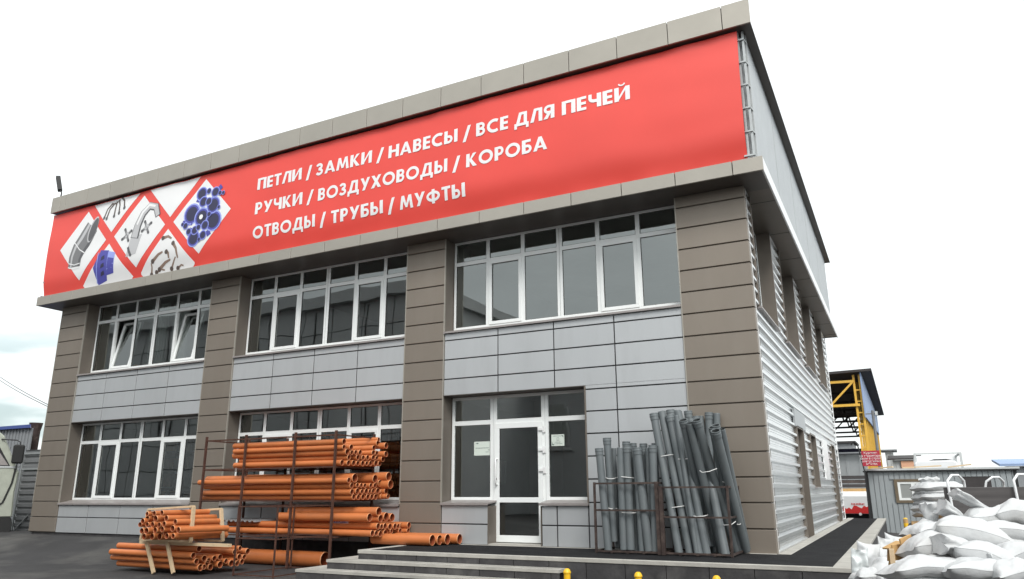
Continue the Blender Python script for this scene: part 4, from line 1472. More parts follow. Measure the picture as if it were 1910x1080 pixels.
# price stickers on pipes
k = MB().box(0, 0.075, 0, 0.001, 0, 0.075, 'sticker').build('paper_sticker')
p = at(*Z8(1062, 513), y=-2.55)
k.location = (p.x - 0.06, -2.56, p.z - 0.03)
tag(k, 'small white paper sticker on a pipe of the upper bundle', 'sticker')

p = at(636, 974, y=-0.985)
k = MB().box(0, 0.36, 0, 0.001, 0, 0.05, 'sticker')
rn_ = random.Random(2)
xx = 0.01
while xx < 0.33:
    ww = rn_.uniform(0.01, 0.03)
    k.box(xx, xx + ww, -0.001, -0.0002, 0.008, 0.008 + rn_.uniform(0.015, 0.034), 'sticker_ink')
    xx += ww + 0.008
k = k.build('printed_sticker')
k.location = (p.x - 0.18, -0.985, p.z - 0.02)
tag(k, 'white sticker with blue print on the front pipe of the lowest rack shelf', 'sticker')
# grey drain pipes standing in the two cages
def grey(label, top, bot, yt, yb, r, group, socket=True, rev=False, sc=(1080, 720, 3.0)):
    ox, oy, s_ = sc
    pt = at(ox + top[0] / s_, oy + top[1] / s_, y=yt)
    pb = at(ox + bot[0] / s_, oy + bot[1] / s_, y=yb)
    r *= 1.19
    if pb.z < 0.03:
        pb = pt + (pb - pt) * ((pt.z - 0.012) / max(0.01, pt.z - pb.z))
    return pipe('grey_pipe', label, 'pipe', pb, pt, r, group, 'grey', socket)


g1 = 'grey drain pipes standing in the cage beside the door'
C1 = [((112, 350), (165, 925), -0.80, -0.82, .053, True, 'grey pipe with a socket at the door side of the short pipe cage'),
      ((156, 292), (198, 872), -0.70, -0.72, .052, True, 'tallest socketed grey pipe in the short cage, hung clear of the floor'),
      ((194, 348), (217, 905), -0.55, -0.60, .036, False, 'thin plain grey pipe behind the tallest one in the short cage'),
      ((230, 345), (250, 918), -0.78, -0.82, .049, False, 'plain grey pipe without socket, strapped beside a socketed one in the short cage'),
      ((264, 312), (285, 900), -0.52, -0.52, .050, True, 'grey pipe rising behind the strapped pair in the short cage'),
      ((269, 336), (290, 918), -0.76, -0.80, .055, True, 'strapped socketed grey pipe in the middle of the short cage'),
      ((302, 322), (325, 915), -0.40, -0.45, .045, True, 'grey pipe at the back of the short cage beside the strapped ones'),
      ((300, 352), (325, 922), -0.62, -0.66, .036, False, 'thin plain grey pipe strapped behind the middle of the short cage'),
      ((318, 345), (354, 925), -0.80, -0.80, .046, False, 'plain grey pipe just before the leaning socketed one in the short cage'),
      ((324, 346), (392, 925), -0.86, -0.84, .055, True, 'socketed grey pipe leaning across the middle of the short cage'),
      ((360, 324), (385, 900), -0.40, -0.45, .049, True, 'wide-mouthed grey pipe at the back of the short cage'),
      ((364, 352), (395, 910), -0.60, -0.62, .028, True, 'thinnest grey pipe with a socket in the short cage'),
      ((386, 346), (405, 925), -0.70, -0.74, .042, False, 'plain grey pipe next to the end pipe of the short cage'),
      ((412, 333), (428, 928), -0.78, -0.82, .053, True, 'socketed grey pipe at the corner post end of the short cage'),
      ((425, 322), (440, 900), -0.35, -0.35, .045, True, 'grey pipe against the wall at the end of the short cage')]
for (t, b, yt, yb, r, sk, lab) in C1:
    grey(lab, t, b, yt, yb, r, g1, sk)
g2 = 'tall grey drain pipes leaning in the cage by the building corner'
C2 = [((418, 156), (562, 945), -0.62, -0.80, .054, True, 'tall socketed grey pipe tilted outermost towards the door'),
      ((462, 143), (622, 940), -0.55, -0.76, .054, False, 'tall plain grey pipe strapped beside the one outermost towards the door'),
      ((508, 166), (672, 944), -0.60, -0.80, .054, True, 'tall socketed grey pipe at the door side of the second strapped pair'),
      ((553, 142), (716, 944), -0.52, -0.74, .054, False, 'tall plain grey pipe in the second strapped pair'),
      ((510, 136), (655, 930), -0.25, -0.40, .056, True, 'tall grey pipe with its mouth just above the second strapped pair'),
      ((548, 140), (655, 945), -0.20, -0.50, .052, True, 'tall grey pipe standing behind the second strapped pair'),
      ((583, 190), (752, 945), -1.06, -0.12, .053, True, 'tall grey pipe with an open tilted mouth before the wall'),
      ((619, 207), (800, 948), -1.08, -0.30, .053, False, 'tall plain grey pipe in the lower strapped pair'),
      ((658, 190), (886, 945), -1.12, -0.10, .055, True, 'tall grey pipe tilted most, open mouth, in the lower strapped pair'),
      ((610, 142), (700, 900), -0.12, -0.25, .052, True, 'grey pipe with its socket highest against the brown corner panels'),
      ((622, 182), (720, 900), -0.30, -0.45, .046, True, 'grey pipe half hidden between the tilted pipes and the wall'),
      ((655, 172), (745, 900), -0.14, -0.30, .048, True, 'grey pipe with a socket behind the open mouths'),
      ((683, 168), (750, 900), -0.10, -0.20, .036, False, 'thin grey pipe against the brown corner panels'),
      ((727, 150), (742, 900), -0.12, -0.20, .052, True, 'upright socketed grey pipe against the brown panels'),
      ((770, 153), (790, 900), -0.10, -0.16, .049, False, 'upright plain grey pipe next to the upright socketed one'),
      ((745, 232), (880, 925), -1.0, -0.12, .042, True, 'grey pipe with a shaded mouth tilted over the cage end'),
      ((765, 220), (900, 925), -0.98, -0.10, .050, True, 'grey pipe with a mouth rising behind the end pipe'),
      ((764, 250), (936, 922), -1.14, -0.10, .056, True, 'thick grey pipe with a bright open mouth at the cage end'),
      ((800, 240), (944, 912), -1.0, -0.10, .040, False, 'thin plain grey pipe tilted outermost towards the building corner'),
      ((545, 165), (660, 945), -0.70, -0.85, .032, False, 'thin grey pipe squeezed between the two first strapped pairs'),
      ((690, 300), (822, 945), -0.50, -0.86, .052, False, 'plain grey pipe with its foot in the middle of the tall cage')]
for (t, b, yt, yb, r, sk, lab) in C2:
    grey(lab, t, b, yt, yb, r, g2, sk)


def strap(label, pts, yv, sag=0.0, group='white plastic ties round the grey pipes'):
    ps = []
    for i, (px, py) in enumerate(pts):
        y = yv[i] if isinstance(yv, (list, tuple)) else yv
        ps.append(at(px, py, y=y))
    m = MB()
    m.tube(ps, 0.0065, 'strap_white', 6)
    tag(rebase(m.build('strap')), label, 'tie', group)


Z5 = lambda a, b: (1080 + a / 3, 720 + b / 3)
strap('white tie round the tallest pipe of the short cage, above the rail', [Z5(148, 513), Z5(165, 519), Z5(190, 519), Z5(215, 512)], [-0.76, -0.79, -0.79, -0.66])
strap('white tie round the middle pipes of the short cage, above the rail', [Z5(214, 510), Z5(240, 508), Z5(280, 512), Z5(314, 516)], [-0.80, -0.85, -0.85, -0.72])
strap('white tie round the tallest pipe of the short cage, under the rail', [Z5(162, 682), Z5(180, 688), Z5(212, 685)], [-0.77, -0.79, -0.68])
strap('white tie round the middle pipes of the short cage, under the rail', [Z5(224, 706), Z5(250, 709), Z5(290, 711), Z5(324, 709)], [-0.82, -0.88, -0.88, -0.76])
strap('upper white tie of the tall pipe pair outermost towards the door', [Z5(446, 396), Z5(470, 392), Z5(510, 385), Z5(540, 384)], [-0.72, -0.75, -0.73, -0.60])
strap('upper white tie of the second tall pipe pair', [Z5(550, 408), Z5(580, 410), Z5(620, 405), Z5(645, 400)], [-0.72, -0.75, -0.72, -0.60])
strap('upper white tie of the most tilted tall pipe pair', [Z5(676, 474), Z5(690, 484), Z5(730, 478), Z5(772, 462)], [-0.93, -0.98, -0.98, -0.93])
strap('upper white tie of the two pipes outermost towards the building corner', [Z5(803, 535), Z5(825, 544), Z5(848, 538), Z5(864, 516)], [-0.70, -0.74, -0.74, -0.64])
strap('lower white tie of the tall pipe pair outermost towards the door', [Z5(503, 682), Z5(540, 678), Z5(580, 672), Z5(610, 668)], [-0.78, -0.81, -0.78, -0.66])
strap('lower white tie of the second tall pipe pair', [Z5(634, 727), Z5(660, 731), Z5(700, 728), Z5(722, 721)], [-0.80, -0.82, -0.80, -0.66])
strap('lower white tie of the most tilted tall pipe pair', [Z5(792, 777), Z5(820, 778), Z5(855, 774), Z5(876, 758)], [-0.76, -0.80, -0.78, -0.70])
strap('lower white tie of the two pipes outermost towards the building corner', [Z5(884, 774), Z5(900, 776), Z5(912, 752)], [-0.42, -0.43, -0.34])

# ------------------------------------------------------------------ steel racks and cages


def cage(name, label, x0, x1, y0, y1, z0, z1, mids, m='rust_dark', t=0.017, loc=None, thick=None, slats=True):
    c = Vector(((x0 + x1) / 2, (y0 + y1) / 2, z0))
    T = thing(name, label, 'rack', c, None)
    def add(mb, nm):
        o = mb.build(nm, T)
        o.matrix_parent_inverse = Matrix.Translation(-c)
    for (x, y) in ((x0, y0), (x1, y0), (x0, y1), (x1, y1)):
        w = t
        if thick and (x, y) in thick:
            w = t * 1.7
        add(MB().box(x - w, x + w, y - w, y + w, z0 + 0.001, z1 + 0.02, m), 'post')
    for z in [z0 + 0.03] + list(mids) + [z1]:
        q = t * 0.8
        add(MB().box(x0 + t, x1 - t, y0 - q, y0 + q, z - q, z + q, m), 'rail')
        add(MB().box(x0 + t, x1 - t, y1 - q, y1 + q, z - q, z + q, m), 'rail')
        add(MB().box(x0 - q, x0 + q, y0 + t, y1 - t, z - q, z + q, m), 'rail')
        add(MB().box(x1 - q, x1 + q, y0 + t, y1 - t, z - q, z + q, m), 'rail')
    if slats:
        f_ = MB()
        for i in range(1, 4):
            x = x0 + (x1 - x0) * i / 4
            f_.box(x - 0.02, x + 0.02, y0 - 0.01, y1 + 0.01, z0 + 0.003, z0 + 0.014, m)
        add(f_, 'base_slat')
    return T


cage('pipe_cage', 'rusty steel cage holding shorter grey pipes beside the door', -2.645, -1.60, -0.93, -0.12, 0.0, 1.075, [0.655], thick=[(-1.60, -0.93)])
cage('pipe_cage', 'rusty steel cage holding the tall leaning grey pipes at the building corner', -1.53, -0.50, -0.955, -0.12, 0.0, 1.005, [0.56], thick=[(-1.53, -0.955)])
# empty low cage standing before the tall rack
q = [at(438, 1074, z=GZ), at(516.5, 1077.7, z=GZ)]
cage('pipe_cage', 'empty low rusty cage standing on the asphalt before the tall rack', -8.78, -7.85, -2.66, -1.25, GZ, 0.72, [0.18], m='rust', t=0.012, slats=False)

RX = [-11.34, -10.18, -8.83, -7.80]
T = thing('pipe_rack', 'tall rusty steel rack stacked with orange pipes before the ground floor window', 'rack', (-9.5, -0.75, GZ))


def addr(mb, nm):
    o = mb.build(nm, T)
    o.matrix_parent_inverse = Matrix.Translation((9.5, 0.75, -GZ))


for x in RX:
    for y in (-1.3, -0.10):
        addr(MB().box(x - 0.02, x + 0.02, y - 0.02, y + 0.02, GZ, 2.12, 'rust'), 'post')
for y in (-1.3, -0.10):
    addr(MB().box(RX[0], RX[-1], y - 0.014, y + 0.014, 2.02, 2.048, 'rust'), 'rail')
for z in (1.44, 0.81, 0.15):
    for y in (-1.3, -0.10):
        addr(MB().box(RX[0] + 0.02, RX[-1] - 0.02, y - 0.013, y + 0.013, z - 0.022, z + 0.004, 'rust'), 'rail')
    for x in RX:
        addr(MB().box(x - 0.016, x + 0.016, -1.278, -0.122, z - 0.026, z, 'rust'), 'bearer')
for x in (RX[0], RX[-1]):
    addr(MB().box(x - 0.013, x + 0.013, -1.278, -0.122, 2.024, 2.05, 'rust'), 'rail')
m = MB()
pr = []
x = -11.2
while x < -9.9:
    pr += [(x, 0.40), (x + 0.03, 0.43), (x + 0.07, 0.43), (x + 0.10, 0.40)]
    x += 0.13
n = len(pr)
m.add([(a, y, z - (0.02 if y < -1 else 0)) for y in (-1.15, -0.35) for (a, z) in pr], [(i, i + 1, n + i + 1, n + i) for i in range(n - 1)], 'zinc_plain')
tag(rebase(m.build('metal_sheet')), 'pale corrugated metal sheet lying on the lowest shelf of the tall rack', 'sheet')

# ------------------------------------------------------------------ yellow bollards
for k, (px, py) in enumerate(((1057.5, 1060), (1190, 1066.5), (1336, 1073))):
    y = -2.62
    p = at(px, py, y=y)
    T = thing('bollard', ('yellow bollard with a domed cap standing by the end of the steps', 'yellow domed bollard below the short cage of grey pipes', 'yellow domed bollard below the tall leaning grey pipes')[k], 'bollard', (p.x, y, GZ), 'yellow bollards along the terrace wall')
    zt = p.z - GZ
    m = MB()
    m.lathe([(0.046, 0), (0.046, zt - 0.065), (0.0, zt - 0.065)], 'yellow_paint', 16)
    m.build('shaft', T)
    m = MB()
    m.lathe([(0.0, zt - 0.064), (0.054, zt - 0.064), (0.055, zt - 0.05), (0.052, zt - 0.042), (0.047, zt - 0.03), (0.036, zt - 0.012), (0.02, zt - 0.002), (0.0, zt)], 'yellow_paint', 16)
    m.build('cap', T)

# ------------------------------------------------------------------ notices, things on sills
def notice(name, label, px, py, w, hgt, lines, logo):
    p = at(px, py, y=YW + 0.018)
    m = MB()
    m.box(-w / 2, w / 2, -0.001, 0.001, -hgt / 2, hgt / 2, 'paper')
    o = m.build(name)
    o.location = (p.x, YW + 0.018, p.z)
    tag(o, label, 'notice')
    t = MB()
    rn = random.Random(len(lines))
    for (x0, x1, z, th) in lines:
        x = x0
        while x < x1:
            e_ = min(x1, x + rn.uniform(0.006, 0.016))
            t.box(x * w, e_ * w, -0.0022, -0.0012, (z - th / 2 * rn.uniform(.6, 1.2)) * hgt, (z + th / 2 * rn.uniform(.6, 1.2)) * hgt, 'paper_ink')
            x = e_ + rn.uniform(0.003, 0.012)
    for poly in logo:
        t.prism([(a * w, b * hgt) for a, b in poly], -0.0024, -0.0012, 'y', 'paper_ink')
    t.build('printed_text', o)


notice('paper_notice', 'white paper notice taped inside the pane beside the entrance door handle', 899, 836.5, 0.36, 0.27,
       [(-0.42, 0.46, 0.03, 0.055), (0.38, 0.48, -0.12, 0.05), (0.24, 0.42, -0.26, 0.05)], [[(-0.44, 0.36), (-0.24, 0.33), (-0.22, 0.40), (-0.27, 0.42), (-0.34, 0.385)]])
notice('paper_notice', 'bordered white paper notice in the pane on the hinge side of the door', 1040.5, 821, 0.265, 0.215,
       [(-0.36, 0.30, 0.36, 0.05), (-0.08, 0.08, 0.23, 0.045), (-0.12, 0.12, 0.10, 0.045), (-0.11, 0.11, -0.03, 0.045), (-0.24, 0.22, -0.17, 0.06), (-0.30, 0.34, -0.31, 0.05)],
       [[(0.27, 0.42), (0.43, 0.42), (0.43, 0.22), (0.38, 0.26), (0.36, 0.36)], [(-0.45, -0.42), (-0.28, -0.42), (-0.30, -0.36), (-0.40, -0.30), (-0.45, -0.08)]])

p = at(255, 678, y=0.55)
m = MB()
m.box(-0.13, 0.13, -0.08, 0.08, 0, 0.11, 'box_orange')
m.box(-0.10, 0.10, -0.065, 0.065, 0.1101, 0.16, 'box_orange')
o = m.build('storage_box', bevel=0.01)
o.location = (p.x, 0.52, 4.201)
tag(o, 'orange box standing on the upper window sill between the two tilted sashes', 'box')
for k, (px, zz) in enumerate(((158, 0.781), (312, 0.781))):
    p = at(px, 925, y=0.52)
    m = MB()
    m.lathe([(0.0, 0), (0.06, 0), (0.065, 0.01), (0.06, 0.16), (0.04, 0.2), (0.025, 0.22), (0.025, 0.25), (0, 0.25)], 'bottle_white', 14)
    o = m.build('jug')
    o.location = (p.x, 0.52, zz)
    tag(o, ('pale plastic jug on the ground floor sill by the outer pillar', 'pale plastic jug on the ground floor sill in the second opening sash')[k], 'jug')
# drawn curtains in the far upper room
for k, (xa, xb, lab) in enumerate(((-16.5, -15.75, 'pale curtain hanging behind the pane with the orange box'), (-15.6, -14.95, 'pale curtain hanging between the two tilted sashes, next to a plant'), (-14.1, -13.25, 'pale curtain beside the second tilted sash at the brown pillar'))):
    m = MB()
    n = 28
    v = []
    for z in (4.25, 6.1):
        for i in range(n + 1):
            x = xa + (xb - xa) * i / n
            v.append((x, 0.82 + 0.035 * math.sin(i * 1.55 + k) + 0.01 * math.sin(i * 4.1), z))
    m.add(v, [(i, i + 1, n + 2 + i, n + 1 + i) for i in range(n)], 'curtain', True)
    tag(rebase(m.build('curtain')), lab, 'curtain', None)
# shelving with stock in the ground floor rooms
for k, (xa, xb, lab) in enumerate(((-17.3, -13.6, 'dark shelf unit of boxed stock seen through the far ground floor window'), (-11.8, -7.6, 'dark shelf unit of boxed stock behind the tall orange pipe rack'))):
    T = thing('shelf_unit', lab, 'shelves', ((xa + xb) / 2, 2.6, 0.0), None)
    fr = MB()
    rn = random.Random(k)
    hw = (xb - xa) / 2
    for x in (-hw, -hw / 3, hw / 3, hw):
        fr.box(x - 0.02, x + 0.02, -0.2, 0.2, 0, 2.5, 'stock_dark')
    for z in (0.1, 0.6, 1.1, 1.6, 2.1):
        fr.box(-hw, hw, -0.22, 0.22, z, z + 0.03, 'sill_metal')
    fr.build('shelf_frame', T)
    st = MB()
    for z in (0.131, 0.631, 1.131, 1.631, 2.131):
        x = -hw + 0.05
        while x < hw - 0.3:
            w_ = rn.uniform(0.12, 0.35)
            st.box(x, x + w_, -0.19, 0.18, z, z + rn.uniform(0.12, 0.4), rn.choice(['stock_dark', 'timber_old', 'gate_grey', 'stock_dark', 'brick_wall']))
            x += w_ + rn.uniform(0.01, 0.12)
    o = st.build('boxes', T)
    o['kind'] = 'stuff'

# ------------------------------------------------------------------ sacks
def sack_mesh(L_, W_, T_, seed, bend=0.0, twist=0.0, nu=36, nv=26, m='bag_white', sag=0.45, wr=1.0, ears=1.0):
    mb = MB()
    off = Vector((seed * 3.17, seed * 1.31, seed * 0.77))
    top, bot = [], []
    for side in (1, -1):
        g = []
        for i in range(nu + 1):
            uu = (-1 + 2 * i / nu) * 1.04
            u = max(-1.0, min(1.0, uu))
            row = []
            for j in range(nv + 1):
                v_ = -1 + 2 * j / nv
                e = max(0.0, (1 - abs(u) ** 2.4)) * max(0.0, (1 - abs(v_) ** 2.4))
                hgt = T_ * (e ** 0.42) + 0.002
                x = L_ / 2 * (uu * (1 - 0.07 * (1 - v_ * v_)) + 0.03 * ears * math.copysign(v_ ** 4, uu) * abs(u) ** 3 - (1 - ears) * 0.12 * math.copysign(v_ ** 4, uu) * abs(u) ** 2)
                y = W_ / 2 * v_ * (0.93 + 0.10 * ears * abs(u) ** 4 - 0.12 * (1 - ears) * abs(u) ** 4)
                if ears < 0.5:
                    hgt = T_ * (e ** 0.30)
                q = Vector((x * 5, y * 5, 0)) + off
                f_ = noise.noise(q) * 0.026 + noise.noise(q * 2.3) * 0.014 + noise.noise(q * 5.1) * 0.004
                # creases that run in from the seams
                cr = abs(noise.noise(Vector((y * 16 + off.x, x * 2.2, off.z)))) * sstep(0.40, 0.95, abs(u)) * 0.028
                cr2 = abs(noise.noise(Vector((x * 14 + off.y, y * 2.0, off.x)))) * sstep(0.5, 0.95, abs(v_)) * 0.020
                if side > 0:
                    z = hgt * (1 - sag) + (f_ - cr * 1.2 - cr2) * wr * (e ** 0.3)
                else:
                    z = -hgt * sag + f_ * 0.4 * wr * (e ** 0.3)
                z += -bend * (u * u) + 0.02 * noise.noise(Vector((u * 1.5, v_ * 1.5, seed)))
                z += twist * u * v_
                row.append((x, y, z))
            g.append(row)
        n = nv + 1
        vv = [p_ for r_ in g for p_ in r_]
        fs = []
        for i in range(nu):
            for j in range(nv):
                a = i * n + j
                fs.append((a, a + n, a + n + 1, a + 1) if side > 0 else (a, a + 1, a + n + 1, a + n))
        mb.add(vv, fs, m, True)
    return mb


def tuft_mesh(Ln, r0, r1, seed, m='bag_white'):
    """gathered and flared neck of a tied sack, along +x"""
    mb = MB()
    n, k = 26, 9
    v = []
    for i in range(k + 1):
        t = i / k
        for j in range(n):
            q = 2 * math.pi * j / n
            rr = r0 + (r1 - r0) * (t ** 0.8)
            f_ = 1 + 0.16 * math.sin(q * 7 + seed) * t + 0.55 * noise.noise(Vector((math.cos(q) * 1.6, math.sin(q) * 1.6, t * 2.5 + seed)))
            ln = Ln * t * (1 + 0.28 * noise.noise(Vector((math.cos(q) * 2, math.sin(q) * 2, seed + 5))))
            v.append((ln, rr * f_ * math.cos(q), rr * f_ * 0.55 * math.sin(q)))
    fs = [(i * n + j, i * n + (j + 1) % n, (i + 1) * n + (j + 1) % n, (i + 1) * n + j) for i in range(k) for j in range(n)]
    mb.add(v, fs, m, True)
    mb.add(v[-n:], [tuple(range(n))], m, True)
    return mb


right = _r.copy()
right.z = 0
right.normalize()
away = Vector((-right.y, right.x, 0))


def sack(label, px, py, y, L_, W_, T_, yaw, pitch=0.0, roll=0.0, seed=0, bend=0.0, neck=None, group='white sacks heaped beside the terrace', wr=1.0, film=False, ears=1.0):
    """yaw measured from the picture's left-right direction, seen from above"""
    p = at(px, py, y=y)
    if group == 'white sacks heaped beside the terrace':
        L_, W_, T_ = L_ * 0.95, W_ * 0.78, T_ * 0.86
    o = sack_mesh(L_, W_, T_, seed, bend, m='film_clear' if film else 'bag_white', wr=wr, ears=ears).build('sack')
    base = Matrix((right, away, Vector((0, 0, 1)))).transposed()
    rot = base @ Matrix.Rotation(R(yaw), 3, 'Z') @ Matrix.Rotation(R(-pitch), 3, 'Y') @ Matrix.Rotation(R(roll), 3, 'X')
    M = rot.to_4x4()
    M.translation = p
    o.matrix_world = M
    tag(o, label, 'sack', group)
    if neck:
        e_, Ln, r0, r1, ny, npitch = neck
        k = tuft_mesh(Ln, r0, r1, seed + 1).build('sack_neck', o)
        k.location = (e_ * L_ / 2 * 0.96, 0, 0.01)
        k.rotation_euler = (0, R(-npitch), R(ny + (0 if e_ > 0 else 180)))
    return o


YB = -6.3
sack('plump white sack lying across the top of the heap, its end drooping towards the viewer', 1806, 999, YB + 0.15, 0.56, 0.42, 0.27, -8, -14, -18, 1, 0.05)
sack('plump white sack resting beside the broken wooden crate, second sack above the crate', 1744, 1021, YB - 0.05, 0.47, 0.36, 0.22, 4, 2, -12, 2, 0.02)
sack('small white sack folded on top of the plump one over the crate', 1731, 988, YB + 0.2, 0.34, 0.34, 0.13, 10, 8, -8, 3, 0.01)
sack('white sack with its gathered mouth pointing up above the crate', 1733, 985, YB + 0.45, 0.28, 0.28, 0.12, 20, 10, 0, 4, 0.0, neck=(0.2, 0.17, 0.05, 0.075, 0, 75))
sack('white sack lying level at the top of the heap before the dark board', 1848, 967, YB + 0.5, 0.50, 0.32, 0.17, 6, 2, -14, 5, 0.02, neck=(-1, 0.17, 0.03, 0.10, -10, 38))
sack('topmost white sack with a long tied tail sticking out over the dark board', 1899, 961, YB + 0.55, 0.40, 0.34, 0.22, -12, -6, -10, 6, 0.03, neck=(-1, 0.28, 0.025, 0.07, 12, 20))
sack('flat white sack with a long sewn seam under the topmost tied sack', 1884, 996, YB + 0.3, 0.52, 0.40, 0.19, -14, -8, -14, 7, 0.02)
sack('long white sack lying flat at the foot of the heap by the crate', 1731, 1062, YB - 0.35, 0.62, 0.40, 0.17, 2, 2, -10, 8, 0.01)
sack('thin white sack squeezed flat under the plump sack beside the crate', 1752, 1043, YB - 0.1, 0.50, 0.36, 0.11, 4, 7, -10, 9, 0.01)
sack('white sack with a ragged open mouth under the big drooping sack', 1842, 1044, YB - 0.15, 0.50, 0.36, 0.22, -14, -22, -14, 10, 0.04, neck=(-0.8, 0.15, 0.05, 0.12, 10, -15))
sack('white sack at the foot of the heap below the ragged mouth', 1828, 1066, YB - 0.35, 0.56, 0.40, 0.18, -4, -4, -8, 11, 0.02)
sack('white sack at the picture edge with crumpled mouth hanging in the middle of the heap', 1898, 1036, YB - 0.05, 0.34, 0.34, 0.20, 0, 4, -10, 12, 0.02, neck=(-1, 0.12, 0.05, 0.13, 0, -10))
sack('white sack half hidden between the flat seamed sack and the drooping one', 1872, 1020, YB + 0.25, 0.36, 0.34, 0.15, 0, 0, -10, 13, 0.0)
sack('crumpled white sack at the lowest corner of the heap by the picture edge', 1893, 1070, YB - 0.4, 0.34, 0.30, 0.16, 0, 6, -10, 14, 0.02, wr=1.8)
sack('white sack closing the foot of the heap, hidden behind the crumpled one', 1862, 1082, YB - 0.2, 0.5, 0.36, 0.2, 0, 0, 0, 15, 0.0)
sack('white sack under the long flat one at the very foot of the heap', 1740, 1090, YB - 0.3, 0.62, 0.42, 0.2, 0, 0, 0, 16, 0.0)
# sacks standing against the terrace edge
YS = -4.3
for k, (px, py, L_, W_, yaw, pitch, roll, lab) in enumerate((
        (1620, 1040, 0.44, 0.26, 80, 82, 0, 'white sack standing upright right against the terrace edging'),
        (1636, 1045, 0.44, 0.22, 70, 76, 12, 'thin white sack standing upright, second from the terrace edging'),
        (1651, 1030, 0.46, 0.20, 76, 80, 6, 'white sack standing upright, third from the terrace edging'),
        (1667, 1024, 0.46, 0.26, 84, 78, -6, 'white sack standing upright just behind the broken crate'))):
    sack(lab, px, py + 13, YS + 0.25 * k, L_ * 0.9, W_ * 0.85, 0.13, 0, pitch if k % 2 else pitch, 90, 20 + k, 0.0, group='white sacks standing along the terrace edge', wr=1.5)
sack('white sack lying before the upright ones at the bottom of the picture', 1646, 1068, YS - 0.5, 0.42, 0.30, 0.20, 30, 20, -20, 30, 0.03, group='white sacks standing along the terrace edge')
sack('small white sack lying lowest before the upright sacks', 1618, 1077, YS - 0.6, 0.24, 0.26, 0.14, 0, 0, -10, 31, 0.0, group='white sacks standing along the terrace edge')
sack('crumpled clear plastic film caught at the terrace corner', 1604, 1066, YS - 0.3, 0.40, 0.16, 0.10, 0, 85, 90, 32, 0.0, group=None, wr=3.0, film=True)
bpy.data.objects[COL.objects[-1].name]['category'] = 'plastic film'
COL.objects[-1].name = 'plastic_film'

# broken wooden crate in front of the heap
YC = -6.35
T = thing('wooden_crate', 'broken wooden crate with splayed boards wedged between the sacks', 'crate', at(1690, 1100, y=YC))
c0 = T.location.copy()


def plank(p0, p1, w_, t_, nm='board', y0=YC, y1=YC, m='timber_old', up=None):
    a, b = at(*p0, y=y0) - c0, at(*p1, y=y1) - c0
    MB().bar(a, b, t_, w_, m, up or (0, 0, 1)).build(nm, T, bevel=0.002)


ZC = lambda u, v: (1590 + u / 5.4, 880 + v / 5.4)
plank(ZC(392, 775), ZC(428, 1090), 0.034, 0.034, 'post', YC - 0.06, YC - 0.06, 'timber')
plank(ZC(372, 780), ZC(372, 900), 0.03, 0.03, 'post', YC + 0.1, YC + 0.1)
plank(ZC(375, 1000), ZC(392, 880), 0.03, 0.05, 'post', YC + 0.1, YC + 0.1)
plank(ZC(405, 815), ZC(525, 800), 0.11, 0.014, 'board', YC - 0.02, YC + 0.12)
plank(ZC(355, 775), ZC(490, 705), 0.012, 0.09, 'board', YC + 0.02, YC + 0.16)
plank(ZC(490, 740), ZC(600, 690), 0.09, 0.014, 'board', YC + 0.0, YC + 0.1)
plank(ZC(510, 770), ZC(600, 790), 0.05, 0.012, 'board', YC + 0.05, YC + 0.1)
plank(ZC(525, 870), ZC(650, 905), 0.085, 0.014, 'board', YC - 0.05, YC + 0.04)

# sacks on a pallet behind the heap, seen as a column of six
YP = -2.2
for k in range(6):
    py = 909 + k * 9.5
    lab = 'white sack on the tall column behind the heap, ' + (['topmost', 'second from the top', 'third from the top', 'fourth from the top', 'fifth from the top', 'lowest'][k])
    sack(lab, 1750 + (-3, 2, 0, 3, -1, 1, 2)[k], py, YP + 0.02 * (k % 2), 0.54, 0.42, 0.125, (4, -3, 2, -4, 3, 2, -3)[k], 0, -3, 40 + k, 0.01, group='white sacks stacked in a column behind the heap', wr=0.9, ears=0.0,
         neck=(-0.3, 0.10, 0.05, 0.09, 60, 70) if k == 0 else None)
m = MB()
p = at(1752, 968, y=YP)
for i in range(5):
    m.box(-0.3, 0.3, -0.3 + i * 0.14, -0.2 + i * 0.14, 0.10, 0.122, 'timber_old')
for x in (-0.26, 0.0, 0.26):
    m.box(x - 0.04, x + 0.04, -0.3, 0.36, 0.0, 0.099, 'timber_old')
o = m.build('pallet')
o.location = (p.x, YP, gz(p.x, YP))
o.scale.z = max(1.0, (p.z - 0.04 - o.location.z) / 0.122)
tag(o, 'old wooden pallet underneath the column of white sacks', 'pallet')

# carts with white bent tubes holding dark boards
YD = -2.9
tl, tr_ = at(1760, 909, y=YD), at(1900, 908, y=YD)
T = thing('board_cart', 'cart of dark boards held by white bent tubes behind the sack heap', 'cart', (tl.x, YD, gz(tl.x, YD)))
c0 = T.location.copy()
m = MB()
w_ = tr_.x - tl.x
zt = tl.z - c0.z
m.box(0, w_ + 0.12, -0.02, 0.14, 0.12, zt, 'dark_board')
m.build('boards', T, bevel=0.004)
for k, px in enumerate((1769, 1893)):
    a = at(px, 909, y=YD - 0.05) - c0
    m = MB()
    m.tube([(a.x + 0.05, -0.06, 0.0), (a.x, -0.06, zt), (a.x + 0.0, -0.05, zt + 0.07), (a.x + 0.05, 0.0, zt + 0.13), (a.x + 0.12, 0.08, zt + 0.13), (a.x + 0.17, 0.16, zt + 0.07), (a.x + 0.17, 0.18, zt), (a.x + 0.17, 0.18, 0.0)], 0.014, 'tube_white', 8)
    m.build('hoop', T)
m = MB()
m.box(-0.05, w_ + 0.2, -0.1, 0.25, 0.06, 0.12, 'tube_white')
for x in (0.05, w_):
    m.lathe([(0.0, -0.02), (0.06, -0.02), (0.06, 0.02), (0.0, 0.02)], 'rubber', 14, 'y', (x, -0.05, 0.06))
m.build('chassis', T)
YE = -1.6
